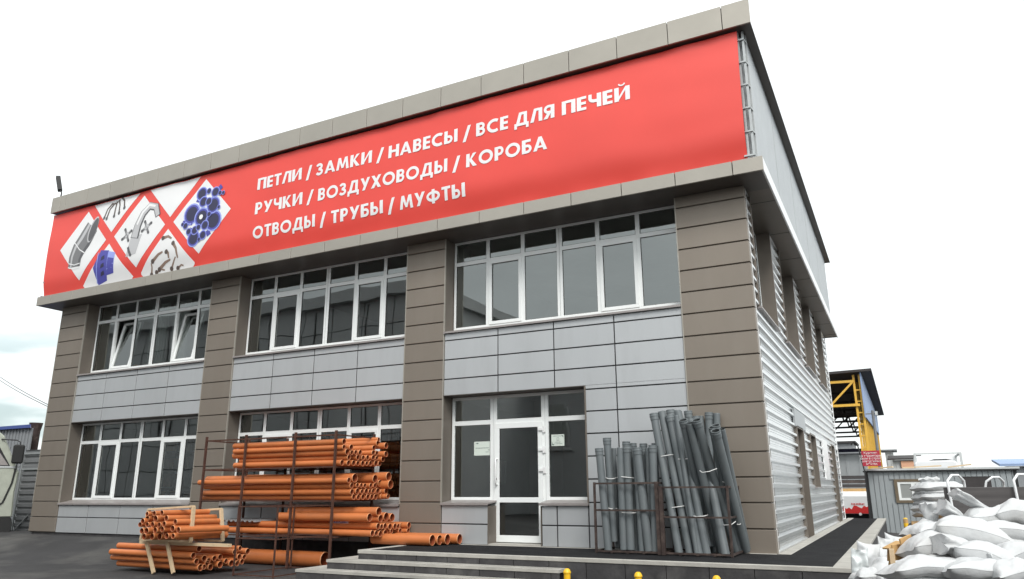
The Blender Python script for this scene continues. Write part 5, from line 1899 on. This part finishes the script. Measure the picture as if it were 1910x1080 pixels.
a = at(1838, 909, y=YE)
T = thing('tube_stand', 'white bent tube stand peeking over the dark boards', 'stand', (a.x, YE, gz(a.x, YE)))
zt = a.z - T.location.z
m = MB()
m.tube([(0, 0, 0), (0, 0, zt), (0.02, 0, zt + 0.07), (0.09, 0, zt + 0.12), (0.17, 0.1, zt + 0.12), (0.22, 0.2, zt + 0.07), (0.22, 0.25, zt), (0.22, 0.25, 0)], 0.014, 'tube_white', 8)
m.tube([(0, 0, 0.15), (0.22, 0.25, 0.15)], 0.012, 'tube_white', 8)
m.build('hoop', T)

# yellow and black barrier post and scrap beside it
p = at(1691, 985, y=5.0)
T = thing('barrier_post', 'short yellow post with black bands standing before the grey cabin', 'post', (p.x, 5.0, gz(p.x, 5.0)))
zt = at(1691, 968, y=5.0).z - T.location.z
m = MB()
k = 0
z = 0.0
while z < zt - 0.02:
    z2 = min(zt, z + 0.07)
    m.lathe([(0.045, z), (0.045, z2)], 'yellow_paint' if k % 2 == 0 else 'timber_old', 12)
    z = z2
    k += 1
m.lathe([(0.045, zt - 0.001), (0.03, zt + 0.02), (0, zt + 0.025)], 'yellow_paint', 12)
m.build('shaft', T)
p = at(1704, 990, y=3.0)
T = thing('scrap_drum', 'small grey drum with a dark mouth tipped behind the sacks', 'drum', (p.x, 3.0, gz(p.x, 3)))
m = MB()
d_ = Vector((0.25, -0.7, 0.55)).normalized()
s_ = d_.cross(Vector((0, 0, 1))).normalized()
t_ = d_.cross(s_)
zc = Vector((0, 0, at(1704, 992, y=3.0).z - T.location.z))
m.tube([Vector((0, 0.2, 0.02)), zc * 0.5 + Vector((0, 0.1, 0)), zc], [0.2, 0.22, 0.2], 'cabin_grey', 16)
m.build('drum_body', T)
m = MB()
m.tube([zc + d_ * 0.02, zc + d_ * 0.12], [0.12, 0.12], 'rubber', 14)
m.build('mouth', T)

# ------------------------------------------------------------------ grey cabin
YK = 17.0
xl, xr = at(1613, 880, y=YK).x, at(1896, 880, y=YK).x
zt, zb = at(1613, 881, y=YK).z, -0.58
T = thing('site_cabin', 'low grey site cabin with ribbed walls, one framed window and a dark opening', 'cabin', ((xl + xr) / 2, YK, -0.75))
c0 = T.location.copy()


def addk(mb, nm, parent=None, bevel=0.0):
    o = mb.build(nm, parent or T, bevel)
    if parent is None:
        o.matrix_parent_inverse = Matrix.Translation(-c0)
    return o


m = MB()
x = xl + 0.08
wx0, wx1 = at(1668, 905, y=YK).x, at(1742, 905, y=YK).x
wz0, wz1 = at(1675, 938, y=YK).z, at(1665, 894, y=YK).z
ox0, ox1 = at(1793, 890, y=YK).x, at(1848, 890, y=YK).x
oz0, oz1 = at(1793, 912, y=YK).z, at(1793, 889, y=YK).z
m.box(xl + 0.02, xr - 0.02, YK + 0.04, YK + 2.3, zb, zt - 0.002, 'cabin_grey')
i = 0
while x < xr - 0.1:
    e_ = x + 0.165
    segs = [(zb, zt - 0.004)]
    if e_ > wx0 and x < wx1: segs = [(zb, wz0), (wz1, zt - 0.004)]
    elif e_ > ox0 and x < ox1: segs = [(zb, oz0), (oz1, zt - 0.004)]
    for a, b in segs:
        m.box(x + 0.010, e_ - 0.010, YK, YK + 0.05, a, b, 'cabin_grey')
    x = e_
addk(m, 'wall')
m = MB()
for x in (xl, xr - 0.09):
    m.box(x, x + 0.09, YK - 0.02, YK + 0.06, zb - 0.05, zt, 'black_paint')
m.box(xl, xr, YK - 0.018, YK + 0.06, zb - 0.1, zb - 0.001, 'black_paint')
addk(m, 'corner_post')
m = MB()
m.box(xl - 0.06, xr + 0.06, YK - 0.10, YK + 2.4, zt + 0.001, zt + 0.05, 'black_paint')
m.box(xl - 0.02, xr + 0.1, YK - 0.06, YK + 2.38, zt + 0.051, zt + 0.11, 'shed_pale')
addk(m, 'roof')
m = MB()
m.box(ox0 + 0.01, ox1 - 0.01, YK + 0.015, YK + 0.045, oz0, oz1, 'canopy_dark')
addk(m, 'dark_opening')
m = MB()
for (a, b, c, d_) in ((wx0, wx1, wz0, wz0 + 0.09), (wx0, wx1, wz1 - 0.09, wz1), (wx0, wx0 + 0.1, wz0 + 0.09, wz1 - 0.09), (wx1 - 0.1, wx1, wz0 + 0.09, wz1 - 0.09)):
    m.box(a, b, YK - 0.04, YK + 0.05, c, d_, 'brown_frame')
wn = addk(m, 'window')
m = MB()
a, b, c, d_ = wx0 + 0.1, wx1 - 0.1, wz0 + 0.09, wz1 - 0.09
mid = a + (b - a) * 0.47
for (p0, p1, q0, q1) in ((a, b, c, c + 0.07), (a, b, d_ - 0.07, d_), (a, a + 0.08, c + 0.07, d_ - 0.07), (b - 0.08, b, c + 0.07, d_ - 0.07), (mid - 0.06, mid + 0.06, c + 0.07, d_ - 0.07)):
    m.box(p0, p1, YK - 0.025, YK + 0.045, q0, q1, 'pvc_white')
addk(m, 'window_frame', wn)
m = MB()
m.box(a + 0.08, mid - 0.06, YK - 0.005, YK + 0.036, c + 0.07, d_ - 0.07, 'interior_dark')
m.box(mid + 0.06, b - 0.08, YK - 0.004, YK + 0.036, c + 0.07, d_ - 0.07, 'interior_dark')
addk(m, 'pane', wn)
m = MB()
x = xl + 0.3
for i, (a, b, c) in enumerate(((1.2, 2.4, 0.05), (2.6, 3.3, 0.08), (0.2, 0.9, 0.04))):
    m.bar((xl + a, YK + 0.3 + i * 0.2, zt + 0.14), (xl + b, YK + 0.4, zt + 0.14 + c), 0.12, 0.04, 'timber')
tag(rebase(m.build('scrap_boards', None)), 'weathered scrap boards lying on the grey cabin roof', 'boards')

# ------------------------------------------------------------------ yard behind: canopy, van, tank trailer, sheds
X1 = 0.88
T = thing('canopy_shed', 'tall open shed with dark roof, blue side panel and yellow steel columns', 'shed', (-8, 40, -0.75))
c0 = T.location.copy()
addk = lambda mb, nm, bevel=0.0: (lambda o: setattr(o, 'matrix_parent_inverse', Matrix.Translation(-c0)))(mb.build(nm, T, bevel))
m = MB()
m.prism([(-17, 6.1), (0.95, 6.50), (1.15, 6.50), (1.15, 6.62), (-17, 6.25)], 27, 52.5, 'y', 'canopy_dark')
addk(m, 'roof')
m = MB()
m.prism([(27.2, 4.30), (52, 5.0), (52, 6.48), (27.2, 6.48)], 0.60, 0.66, 'x', 'panel_blue')
addk(m, 'side_panel')
for i in range(9):
    y = 27.4 + i * 3.0
    m = MB()
    for dx in (0.0, 0.26):
        m.box(0.30 + dx - 0.05, 0.30 + dx + 0.05, y - 0.05, y + 0.05, -0.75, 6.40, 'yellow_steel')
    z = -0.4
    k = 0
    while z < 6.1:
        m.box(0.35, 0.51, y - 0.03, y + 0.03, z - 0.03, z + 0.03, 'yellow_steel')
        z += 0.55
        k += 1
    addk(m, 'column')
for i in range(6):
    y = 27.3 + i * 4.9
    m = MB()
    mt = 'yellow_steel' if i == 0 else 'canopy_dark'
    m.box(-16, 0.3, y - 0.05, y + 0.05, 6.02, 6.14, mt)
    m.box(-16, 0.45, y - 0.05, y + 0.05, 4.86, 4.98, mt)
    x = 0.25
    k = 0
    while x > -15:
        m.bar((x, y, 6.05), (x - 1.15, y, 4.92), 0.09, 0.09, mt)
        m.bar((x - 1.15, y, 4.92), (x - 1.35, y, 6.05), 0.09, 0.09, mt)
        x -= 2.1
    addk(m, 'truss')
m = MB()
m.box(-16, 0.3, 52.0, 52.15, 3.3, 4.0, 'navy')
addk(m, 'beam')

p0, p1 = at(1578, 920, y=21), at(1630, 965, y=21)
T = thing('delivery_van', 'white box van with red printed side parked behind the far end of the terrace', 'van', ((p0.x + p1.x) / 2, 22, -0.6))
c0 = T.location.copy()
zt = at(1600, 917, y=21).z
m = MB()
m.prism([(21.0, 0.0), (25.0, 0.0), (25.0, zt - 0.1), (24.8, zt), (21.2, zt), (21.0, zt - 0.12)], p0.x - 0.6, p1.x + 1.0, 'x', 'vehicle_white')
addk(m, 'body', 0.06)
m = MB()
hz = at(1600, 946, y=21).z
lz = at(1600, 962, y=21).z
xa, xb = p0.x - 0.6, p1.x + 0.9
pts = [(xa, 0.02), (xb, 0.02), (xb, hz)]
n = 22
rn = random.Random(4)
for i in range(n + 1):
    pts.append((xb - (xb - xa) * (i + 0.5) / (n + 1), hz + rn.uniform(-0.09, 0.08)))
for i in range(len(pts) - 1):
    pass
top = [(xa + (xb - xa) * i / 26, hz + rn.uniform(-0.10, 0.08)) for i in range(27)]
for i in range(26):
    m.add([(top[i][0], 20.99, 0.02), (top[i + 1][0], 20.99, 0.02), (top[i + 1][0], 20.99, top[i + 1][1]), (top[i][0], 20.99, top[i][1])], [(0, 1, 2, 3)], 'vehicle_red')
z = at(1600, 940, y=21).z
x = at(1588, 940, y=21).x
for i in range(9):
    w_ = rn.uniform(0.03, 0.055)
    m.box(x, x + w_ * 0.75, 20.985, 20.989, z - 0.035, z + rn.uniform(0.02, 0.05), 'vehicle_red')
    x += w_ + 0.012
m.lathe([(0.0, 20.980), (0.055, 20.980), (0.055, 20.984)], 'vehicle_white', 14, 'y', (at(1605, 959, y=21).x, 0, at(1605, 959, y=21).z))
addk(m, 'side_print')
m = MB()
m.box(p0.x - 0.5, p1.x + 0.8, 21.2, 24.8, -0.3, -0.02, 'rubber')
for y in (21.8, 24.0):
    m.lathe([(0.0, p0.x - 0.62), (0.3, p0.x - 0.62), (0.33, p0.x - 0.55), (0.33, p1.x + 1.0), (0, p1.x + 1.02)], 'rubber', 18, 'x', (0, y, -0.27))
addk(m, 'wheel')

# truck with a white domed load and tall open headboard, behind the cabin
YT = 27.0
q = lambda px, py: at(px, py, y=YT)
a, b = q(1707, 878), q(1798, 878)
T = thing('white_truck', 'white truck with a tall open frame and green stripe showing above the cabin roof', 'truck', ((a.x + b.x) / 2, YT + 2, -0.75))
c0 = T.location.copy()
m = MB()
zt = q(1750, 859).z
zb_ = q(1750, 874).z
m.prism([(a.x, zb_ - 1.2), (b.x - 0.2, zb_ - 1.2), (b.x - 0.2, zt - 0.1), (b.x - 0.35, zt), (a.x + 0.15, zt), (a.x, zt - 0.12)], YT, YT + 4, 'y', 'vehicle_white')
addk(m, 'body', 0.05)
m = MB()
m.box(a.x, b.x - 0.3, YT - 0.012, YT - 0.002, zb_ - 0.12, zb_, 'vehicle_green')
addk(m, 'stripe')
m = MB()
ft = q(1705, 845).z
for x in (q(1706, 845).x, q(1792, 845).x):
    m.box(x - 0.05, x + 0.05, YT + 0.3, YT + 0.4, -0.5, ft, 'shed_pale')
    m.box(x - 0.04, x + 0.04, YT + 3.8, YT + 3.9, -0.5, ft, 'shed_pale')
    m.box(x - 0.04, x + 0.04, YT + 0.4, YT + 3.8, ft - 0.08, ft - 0.01, 'shed_pale')
m.box(q(1706, 845).x, q(1792, 845).x, YT + 0.31, YT + 0.39, ft - 0.06, ft - 0.001, 'shed_pale')
m.box(q(1706, 845).x + 0.05, q(1792, 845).x - 0.05, YT + 3.82, YT + 3.88, 1.0, ft - 0.005, 'vehicle_white')
addk(m, 'load_frame')
m = MB()
m.prism([(q(1730, 860).x, zt + 0.001), (q(1780, 860).x, zt + 0.001), (q(1766, 858).x, zt + 0.07), (q(1742, 858).x, zt + 0.07)], YT + 0.2, YT + 3, 'y', 'rubber')
addk(m, 'roof_hatch')
m = MB()
for y in (YT + 0.9, YT + 3.2):
    m.lathe([(0.0, a.x + 0.05), (0.42, a.x + 0.05), (0.45, a.x + 0.12), (0.45, b.x - 0.35), (0.0, b.x - 0.3)], 'rubber', 18, 'x', (0, y, -0.3))
addk(m, 'wheel')


def shed(name, label, x0, x1, y0, y1, zb, ze, wallm, roofm, ridge=0.0, eave=0.3, slope_x=True, thick=0.18):
    T = thing(name, label, 'shed', ((x0 + x1) / 2, (y0 + y1) / 2, zb))
    c = T.location.copy()
    m = MB()
    m.box(x0, x1, y0, y1, zb, ze, wallm)
    n = max(2, int((x1 - x0) / 0.5))
    for i in range(n):
        x = x0 + (x1 - x0) * (i + 0.5) / n
        m.box(x - 0.05, x + 0.05, y0 - 0.03, y0 - 0.001, zb, ze - 0.02, wallm)
    o = m.build('wall', T)
    o.matrix_parent_inverse = Matrix.Translation(-c)
    m = MB()
    m.prism([(y0 - eave, ze + 0.002), (y1 + eave, ze + ridge + 0.002), (y1 + eave, ze + ridge + thick), (y0 - eave, ze + thick)], x0 - eave, x1 + eave, 'x', roofm)
    o = m.build('roof', T)
    o.matrix_parent_inverse = Matrix.Translation(-c)
    return T


def px_shed(name, label, pxl, pxr, pyt, y, depth, wallm, roofm, ridge, thick=0.18):
    a, b = at(pxl, pyt, y=y), at(pxr, pyt, y=y)
    return shed(name, label, a.x, b.x, y, y + depth, -0.75, a.z - 0.05, wallm, roofm, ridge, thick=thick)


px_shed('far_shed', 'grey shed with a bright blue roof beyond the end of the cabin', 1876, 2100, 868, 34, 3.0, 'shed_grey', 'panel_blue', 0.35, 0.12)
px_shed('far_shed', 'pale shed with peach coloured wall seen between canopy and truck', 1664, 1712, 857, 48, 3, 'shed_pale', 'canopy_dark', 0.35, 0.10)
m = MB()
a, b = at(1680, 860, y=47.9), at(1708, 877, y=47.9)
T = bpy.data.objects['far_shed.001']
o = MB().box(a.x, b.x + 0.6, 47.85, 47.95, b.z, a.z, 'shed_peach').build('peach_panel', T)
o.matrix_parent_inverse = Matrix.Translation(-T.location)
px_shed('far_shed', 'long pale low shed on the horizon between truck and blue roof', 1780, 1890, 876, 60, 8, 'shed_pale', 'shed_pale', 0.6)
px_shed('far_shed', 'pale metal shed standing behind the sign post and the white van', 1520, 1614, 846, 26, 0.8, 'zinc_plain', 'shed_grey', 0.05, 0.06)
px_shed('far_shed', 'small distant grey block under the open canopy', 1560, 1590, 826, 70, 6, 'shed_grey', 'canopy_dark', 0.0)
px_shed('far_shed', 'narrow pale shed end showing behind the yellow columns', 1650, 1665, 840, 54, 3, 'shed_pale', 'shed_grey', 0.0, 0.1)
# timber stack under the pale shed
T = thing('timber_stack', 'dark stack of old beams lying between the white van and the pale metal shed', 'timber', (at(1585, 905, y=23.5).x, 23.5, -0.75))
c0 = T.location.copy()
rn = random.Random(9)
for r_ in range(5):
    zb = at(1585, 925 - r_ * 8, y=23.5).z
    m = MB()
    for j in range(3):
        m.box(at(1545, 900, y=23.5).x, at(1622, 900, y=23.5).x + rn.uniform(-.1, .1), 23.5 + j * 0.35 + rn.uniform(-.05, .05), 23.8 + j * 0.35, zb, zb + 0.13, ('stock_dark', 'timber_old', 'canopy_dark', 'stock_dark', 'canopy_dark')[r_])
    addk(m, 'beam')
m = MB()
for x in (at(1552, 900, y=23.5).x, at(1615, 900, y=23.5).x):
    m.box(x - 0.06, x + 0.06, 23.6, 24.4, -0.75, at(1585, 930, y=23.5).z, 'stock_dark')
addk(m, 'bearer')

# red sign on its bent post
YG = 16.6
T = thing('smoking_sign', 'red sign with white Russian text on a bent dark post', 'sign', (at(1621, 960, y=YG).x, YG, 0.0))
c0 = T.location.copy()
m = MB()
m.tube([(at(1622, 964, y=YG).x, YG, -0.4), at(1613, 880, y=YG), at(1600, 832, y=YG), at(1597, 826, y=YG), at(1593, 823.5, y=YG), at(1589, 826, y=YG), at(1588, 830, y=YG)], 0.022, 'black_paint', 8)
addk(m, 'post')
m = MB()
a, b = at(1606, 841, y=YG - 0.06), at(1644, 869, y=YG - 0.06)
m.box(a.x, b.x, YG - 0.075, YG - 0.05, b.z, a.z, 'sign_red')
m.box(a.x + 0.02, a.x + 0.06, YG - 0.05, YG + 0.02, b.z, a.z, 'black_paint')
addk(m, 'sign_board')


def text_lines(parent, lines, x0, x1, zs, size, y, m, c0):
    for t, z in zip(lines, zs):
        cu = bpy.data.curves.new('lettering', 'FONT')
        cu.body = t
        cu.size = size
        cu.align_x = 'CENTER'
        o = bpy.data.objects.new('tmp', cu)
        COL.objects.link(o)
        bpy.context.view_layer.update()
        me = bpy.data.meshes.new_from_object(o.evaluated_get(bpy.context.evaluated_depsgraph_get()))
        COL.objects.unlink(o)
        bpy.data.objects.remove(o)
        me.materials.clear()
        me.materials.append(m)
        k = bpy.data.objects.new('lettering', me)
        COL.objects.link(k)
        k.parent = parent
        k.location = Vector(((x0 + x1) / 2, y, z)) - c0
        k.rotation_euler = (R(90), 0, 0)


hh = a.z - b.z
text_lines(T, ['Курение', 'на территории', 'базы в строго', 'отведенных', 'местах'], a.x, b.x, [b.z + hh * f_ for f_ in (0.79, 0.60, 0.43, 0.25, 0.08)], hh * 0.20, YG - 0.08, MATS['text_white'], c0)
# pole and rail by the pale shed
T = thing('utility_pole', 'grey pole with a small bracket standing before the yellow columns', 'pole', (at(1641, 870, y=25).x, 25, -0.75))
m = MB()
m.tube([(0, 0, 0), (0, 0, at(1641, 765, y=25).z + 0.75)], 0.065, 'gate_grey', 10)
m.build('shaft', T)
m = MB()
z = at(1641, 772, y=25).z + 0.75
m.box(-0.3, 0.1, -0.03, 0.03, z, z + 0.05, 'gate_grey')
m.box(0.09, 0.2, -0.08, 0.08, z - 0.05, z + 0.12, 'shed_pale')
m.build('bracket', T)

# ------------------------------------------------------------------ left side: grey shed, gate, truck cab
YL = 4.0
a, b = at(62, 793, y=YL), at(62, 985, y=YL)
T = thing('grey_shed', 'grey ribbed metal shed with a blue roof edge beyond the far end of the shop', 'shed', (-32, YL + 3, GZ))
c0 = T.location.copy()
m = MB()
m.prism([(-42, YL + 0.03), (a.x, YL + 0.03), (-38.6, YL + 7), (-42, YL + 7)], GZ, a.z - 0.1, 'z', 'shed_grey')
x = -42
while x < a.x - 0.1:
    m.box(x, x + 0.09, YL, YL + 0.04, GZ, a.z - 0.1, 'shed_grey')
    x += 0.2
addk(m, 'wall')
m = MB()
m.prism([(-42, YL - 0.12), (a.x + 0.05, YL - 0.12), (-38.6, YL + 7.1), (-42, YL + 7.1)], a.z - 0.098, a.z + 0.02, 'z', 'blue_edge')
addk(m, 'roof')
YGt = 2.2
xa, xb = at(54, 850, y=YGt).x - 0.25, -19.9
zt = at(60, 846, y=YGt).z
T = thing('yard_gate', 'grey gate of horizontal corrugated sheet between the shed and the shop', 'gate', ((xa + xb) / 2, YGt, GZ))
c0 = T.location.copy()
m = MB()
pr = []
z = GZ + 0.25
while z < zt:
    pr += [(z, 0.0), (z + 0.05, 0.0), (z + 0.07, 0.04), (z + 0.13, 0.04), (z + 0.15, 0.0)]
    z += 0.2
n = len(pr)
m.add([(x, YGt + d_, z) for x in (xa, xb) for (z, d_) in pr], [(i, n + i, n + i + 1, i + 1) for i in range(n - 1)], 'gate_grey')
addk(m, 'gate_sheet')
m = MB()
for z in (GZ + 0.22, at(52, 875, y=YGt).z, zt):
    m.box(xa, xb, YGt - 0.04, YGt - 0.005, z - 0.025, z + 0.025, 'galv')
m.box(xa - 0.02, xa + 0.03, YGt - 0.041, YGt - 0.004, GZ + 0.1, zt + 0.03, 'galv')
m.bar((xa + 0.1, YGt - 0.025, GZ + 0.25), (xa + 0.75, YGt - 0.025, GZ + 0.75), 0.03, 0.03, 'galv')
addk(m, 'gate_bars')
T = thing('brick_house', 'brick house with white pipes half hidden behind the grey gate', 'house', (-24.5, 11, GZ))
c0 = T.location.copy()
m = MB()
m.box(-34, -20.5, 11, 17, GZ, at(70, 830, y=11).z, 'brick_wall')
m.box(-34, -20.5, 10.985, 10.999, at(70, 838, y=11).z - 0.2, at(70, 838, y=11).z + 0.2, 'shed_pale')
addk(m, 'wall')
m = MB()
m.box(-34.3, -20.2, 10.7, 17.3, at(70, 830, y=11).z + 0.001, at(70, 828, y=11).z + 0.12, 'shed_pale')
addk(m, 'roof')
p = at(66, 800, y=6.5)
T = thing('rust_pipe', 'rusty upright stack pipe rising between the shed and the shop', 'pipe', (p.x, 6.5, GZ))
m = MB()
m.tube([(0, 0, 0), (0, 0, p.z - GZ - 0.1), (0.0, 0, p.z - GZ + 0.25)], [0.2, 0.2, 0.26], 'rust_dark', 14)
m.build('shaft', T)
m = MB()
m.tube([(-0.3, -0.22, p.z - GZ - 0.3), (0.1, -0.24, p.z - GZ - 0.35), (0.15, -0.24, p.z - GZ - 1.3), (0.5, -0.24, p.z - GZ - 1.6)], 0.07, 'shed_pale', 10)
m.build('bent_pipe', T)

# truck cab, mostly outside the picture
YV = 1.0
T = thing('cream_truck', 'cream lorry cab with a big dark mirror parked before the grey shed', 'truck', (at(38, 980, y=YV).x, YV, GZ))
T.rotation_euler.z = R(66)
c0 = T.location.copy()
g = lambda px, py: (lambda p_: (p_.x - c0.x, p_.z - c0.z))(at(px, py, y=YV))
xf, ztp = g(20, 812)
xe, zbt = g(14, 962)
zmid = g(20, 880)[1]
xw = g(27, 880)[0]
m = MB()
prof = [(-2.2, 0.75), (xe, 0.75), (xw - 0.02, zmid - 0.6), (xw + 0.02, zmid - 0.02), (xw - 0.03, zmid + 0.02), (xf + 0.02, ztp - 0.12), (xf - 0.12, ztp), (-2.2, ztp + 0.06)]
m.prism(prof, 0.0, 2.3, 'y', 'truck_cream')
m.build('cab', T, bevel=0.04)
m = MB()
m.prism([(-2.0, zmid + 0.10), (xw - 0.22, zmid + 0.10), (xf - 0.14, ztp - 0.30), (-2.0, ztp - 0.30)], -0.015, 0.0, 'y', 'black_paint')
m.build('side_window', T)
m = MB()
m.prism([(-2.0, zmid + 0.16), (xw - 0.29, zmid + 0.16), (xf - 0.21, ztp - 0.36), (-2.0, ztp - 0.36)], -0.02, -0.016, 'y', 'sill_metal')
m.build('pane', bpy.data.objects['side_window'])
m = MB()
mx, mz0 = g(44, 868)
mx -= 0.5
_, mz1 = g(44, 834)
mz2 = g(40, 825)[1]
m.tube([(xf - 0.05, -0.03, mz2 + 0.02), (mx - 0.1, -0.12, mz2), (mx, -0.15, mz2 - 0.06), (mx - 0.01, -0.15, mz0 - 0.22)], 0.018, 'black_paint', 8)
m.build('mirror_arm', T)
m = MB()
m.box(mx - 0.16, mx + 0.13, -0.20, -0.10, mz0 + 0.02, mz1 + 0.02, 'rubber')
m.build('mirror', T, bevel=0.04)
m = MB()
dx_, dz_ = g(24, 876)
m.tube([(dx_, -0.012, dz_), (dx_ - 0.03, -0.012, dz_ - 0.4), (dx_ - 0.18, -0.012, dz_ - 0.95), (dx_ - 0.5, -0.012, 0.9)], 0.025, 'rubber', 6)
m.box(-2.0, dx_ + 0.1, -0.02, -0.004, dz_ + 0.02, dz_ + 0.07, 'shed_pale')
m.build('door_seam', T)
m = MB()
m.box(-2.0, xe - 0.1, 0.1, 2.2, 0.35, 0.75, 'rubber')
m.lathe([(0.0, 0.02), (0.5, 0.02), (0.52, 0.1), (0.52, 0.4), (0.0, 0.42)], 'rubber', 20, 'y', (-1.2, 0.0, 0.52))
m.build('chassis', T)
p = at(6, 1000, z=GZ)
o = MB()
o.lathe([(0.0, 0.01), (0.19, 0.0), (0.24, 0.42), (0.255, 0.43), (0.255, 0.45), (0.225, 0.45), (0.18, 0.05), (0.0, 0.05)], 'rubber', 20)
o = o.build('bucket')
o.location = p
tag(o, 'black plastic bucket standing on the asphalt below the cream lorry', 'bucket')

cab_root = bpy.data.objects['cream_truck']
cab_root.location.x += 0.50
cab_root.location.y += 0.26
# overhead cables
for k, (p0, p1, lab) in enumerate((((-40, 672), (88, 753), 'upper of the two thin cables crossing the sky to the shop'), ((-40, 680), (86, 756), 'lower of the two thin cables crossing the sky to the shop'))):
    a, b = at(*p0, y=9.0 + k), at(*p1, y=2.0 + k * 0.3)
    b = b + (b - a) * 0.03
    m = MB()
    pts = []
    for i in range(17):
        t = i / 16
        q_ = a + (b - a) * t
        q_.z -= 0.25 * 4 * t * (1 - t) * 0.5
        pts.append(q_)
    m.tube(pts, 0.012, 'wire', 5)
    tag(rebase(m.build('overhead_cable')), lab, 'cable', 'overhead cables')

# ------------------------------------------------------------------ the other side of the street (seen only as reflections in the panes)
T = thing('office_block', 'grey panelled block across the street, mirrored in the middle windows', 'building', (-38, -20, GZ))
c0 = T.location.copy()
m = MB()
for i in range(22):
    for j in range(8):
        x = -60 + i * 1.96
        m.box(x, x + 1.90, -15.0, -14.85, GZ + j * 1.32, GZ + j * 1.32 + 1.27, 'opp_grey')
m.box(-60, -17.0, -26, -15.01, GZ, GZ + 10.5, 'opp_grey')
addk(m, 'wall')
m = MB()
m.box(-60.3, -16.7, -26.3, -14.4, GZ + 10.51, GZ + 11.1, 'opp_grey')
addk(m, 'roof')
m = MB()
for i in range(12):
    x = -58 + i * 3.4
    m.box(x, x + 0.05, -14.849, -14.80, GZ, GZ + 10.4, 'wire')
addk(m, 'downpipe')
T = thing('warehouse', 'low warehouse with tall windows across the street, mirrored in the shop door', 'building', (-4, -33, GZ))
c0 = T.location.copy()
m = MB()
m.box(-27, 16, -40, -26, GZ, 6.8, 'opp_grey')
addk(m, 'wall')
m = MB()
for i in range(13):
    x = -26 + i * 3.2
    m.box(x, x + 1.8, -25.99, -25.9, 3.6, 5.8, 'opp_light')
    m.box(x + 0.12, x + 0.85, -25.899, -25.85, 3.75, 5.75, 'interior_dark')
    m.box(x + 0.95, x + 1.68, -25.899, -25.85, 3.75, 5.75, 'interior_dark')
    m.box(x - 0.1, x + 1.9, -25.99, -25.8, 3.3, 3.5, 'opp_light')
addk(m, 'window')
m = MB()
m.box(-27.3, 16.3, -40.3, -25.6, 6.801, 7.1, 'joint_dark')
addk(m, 'roof')
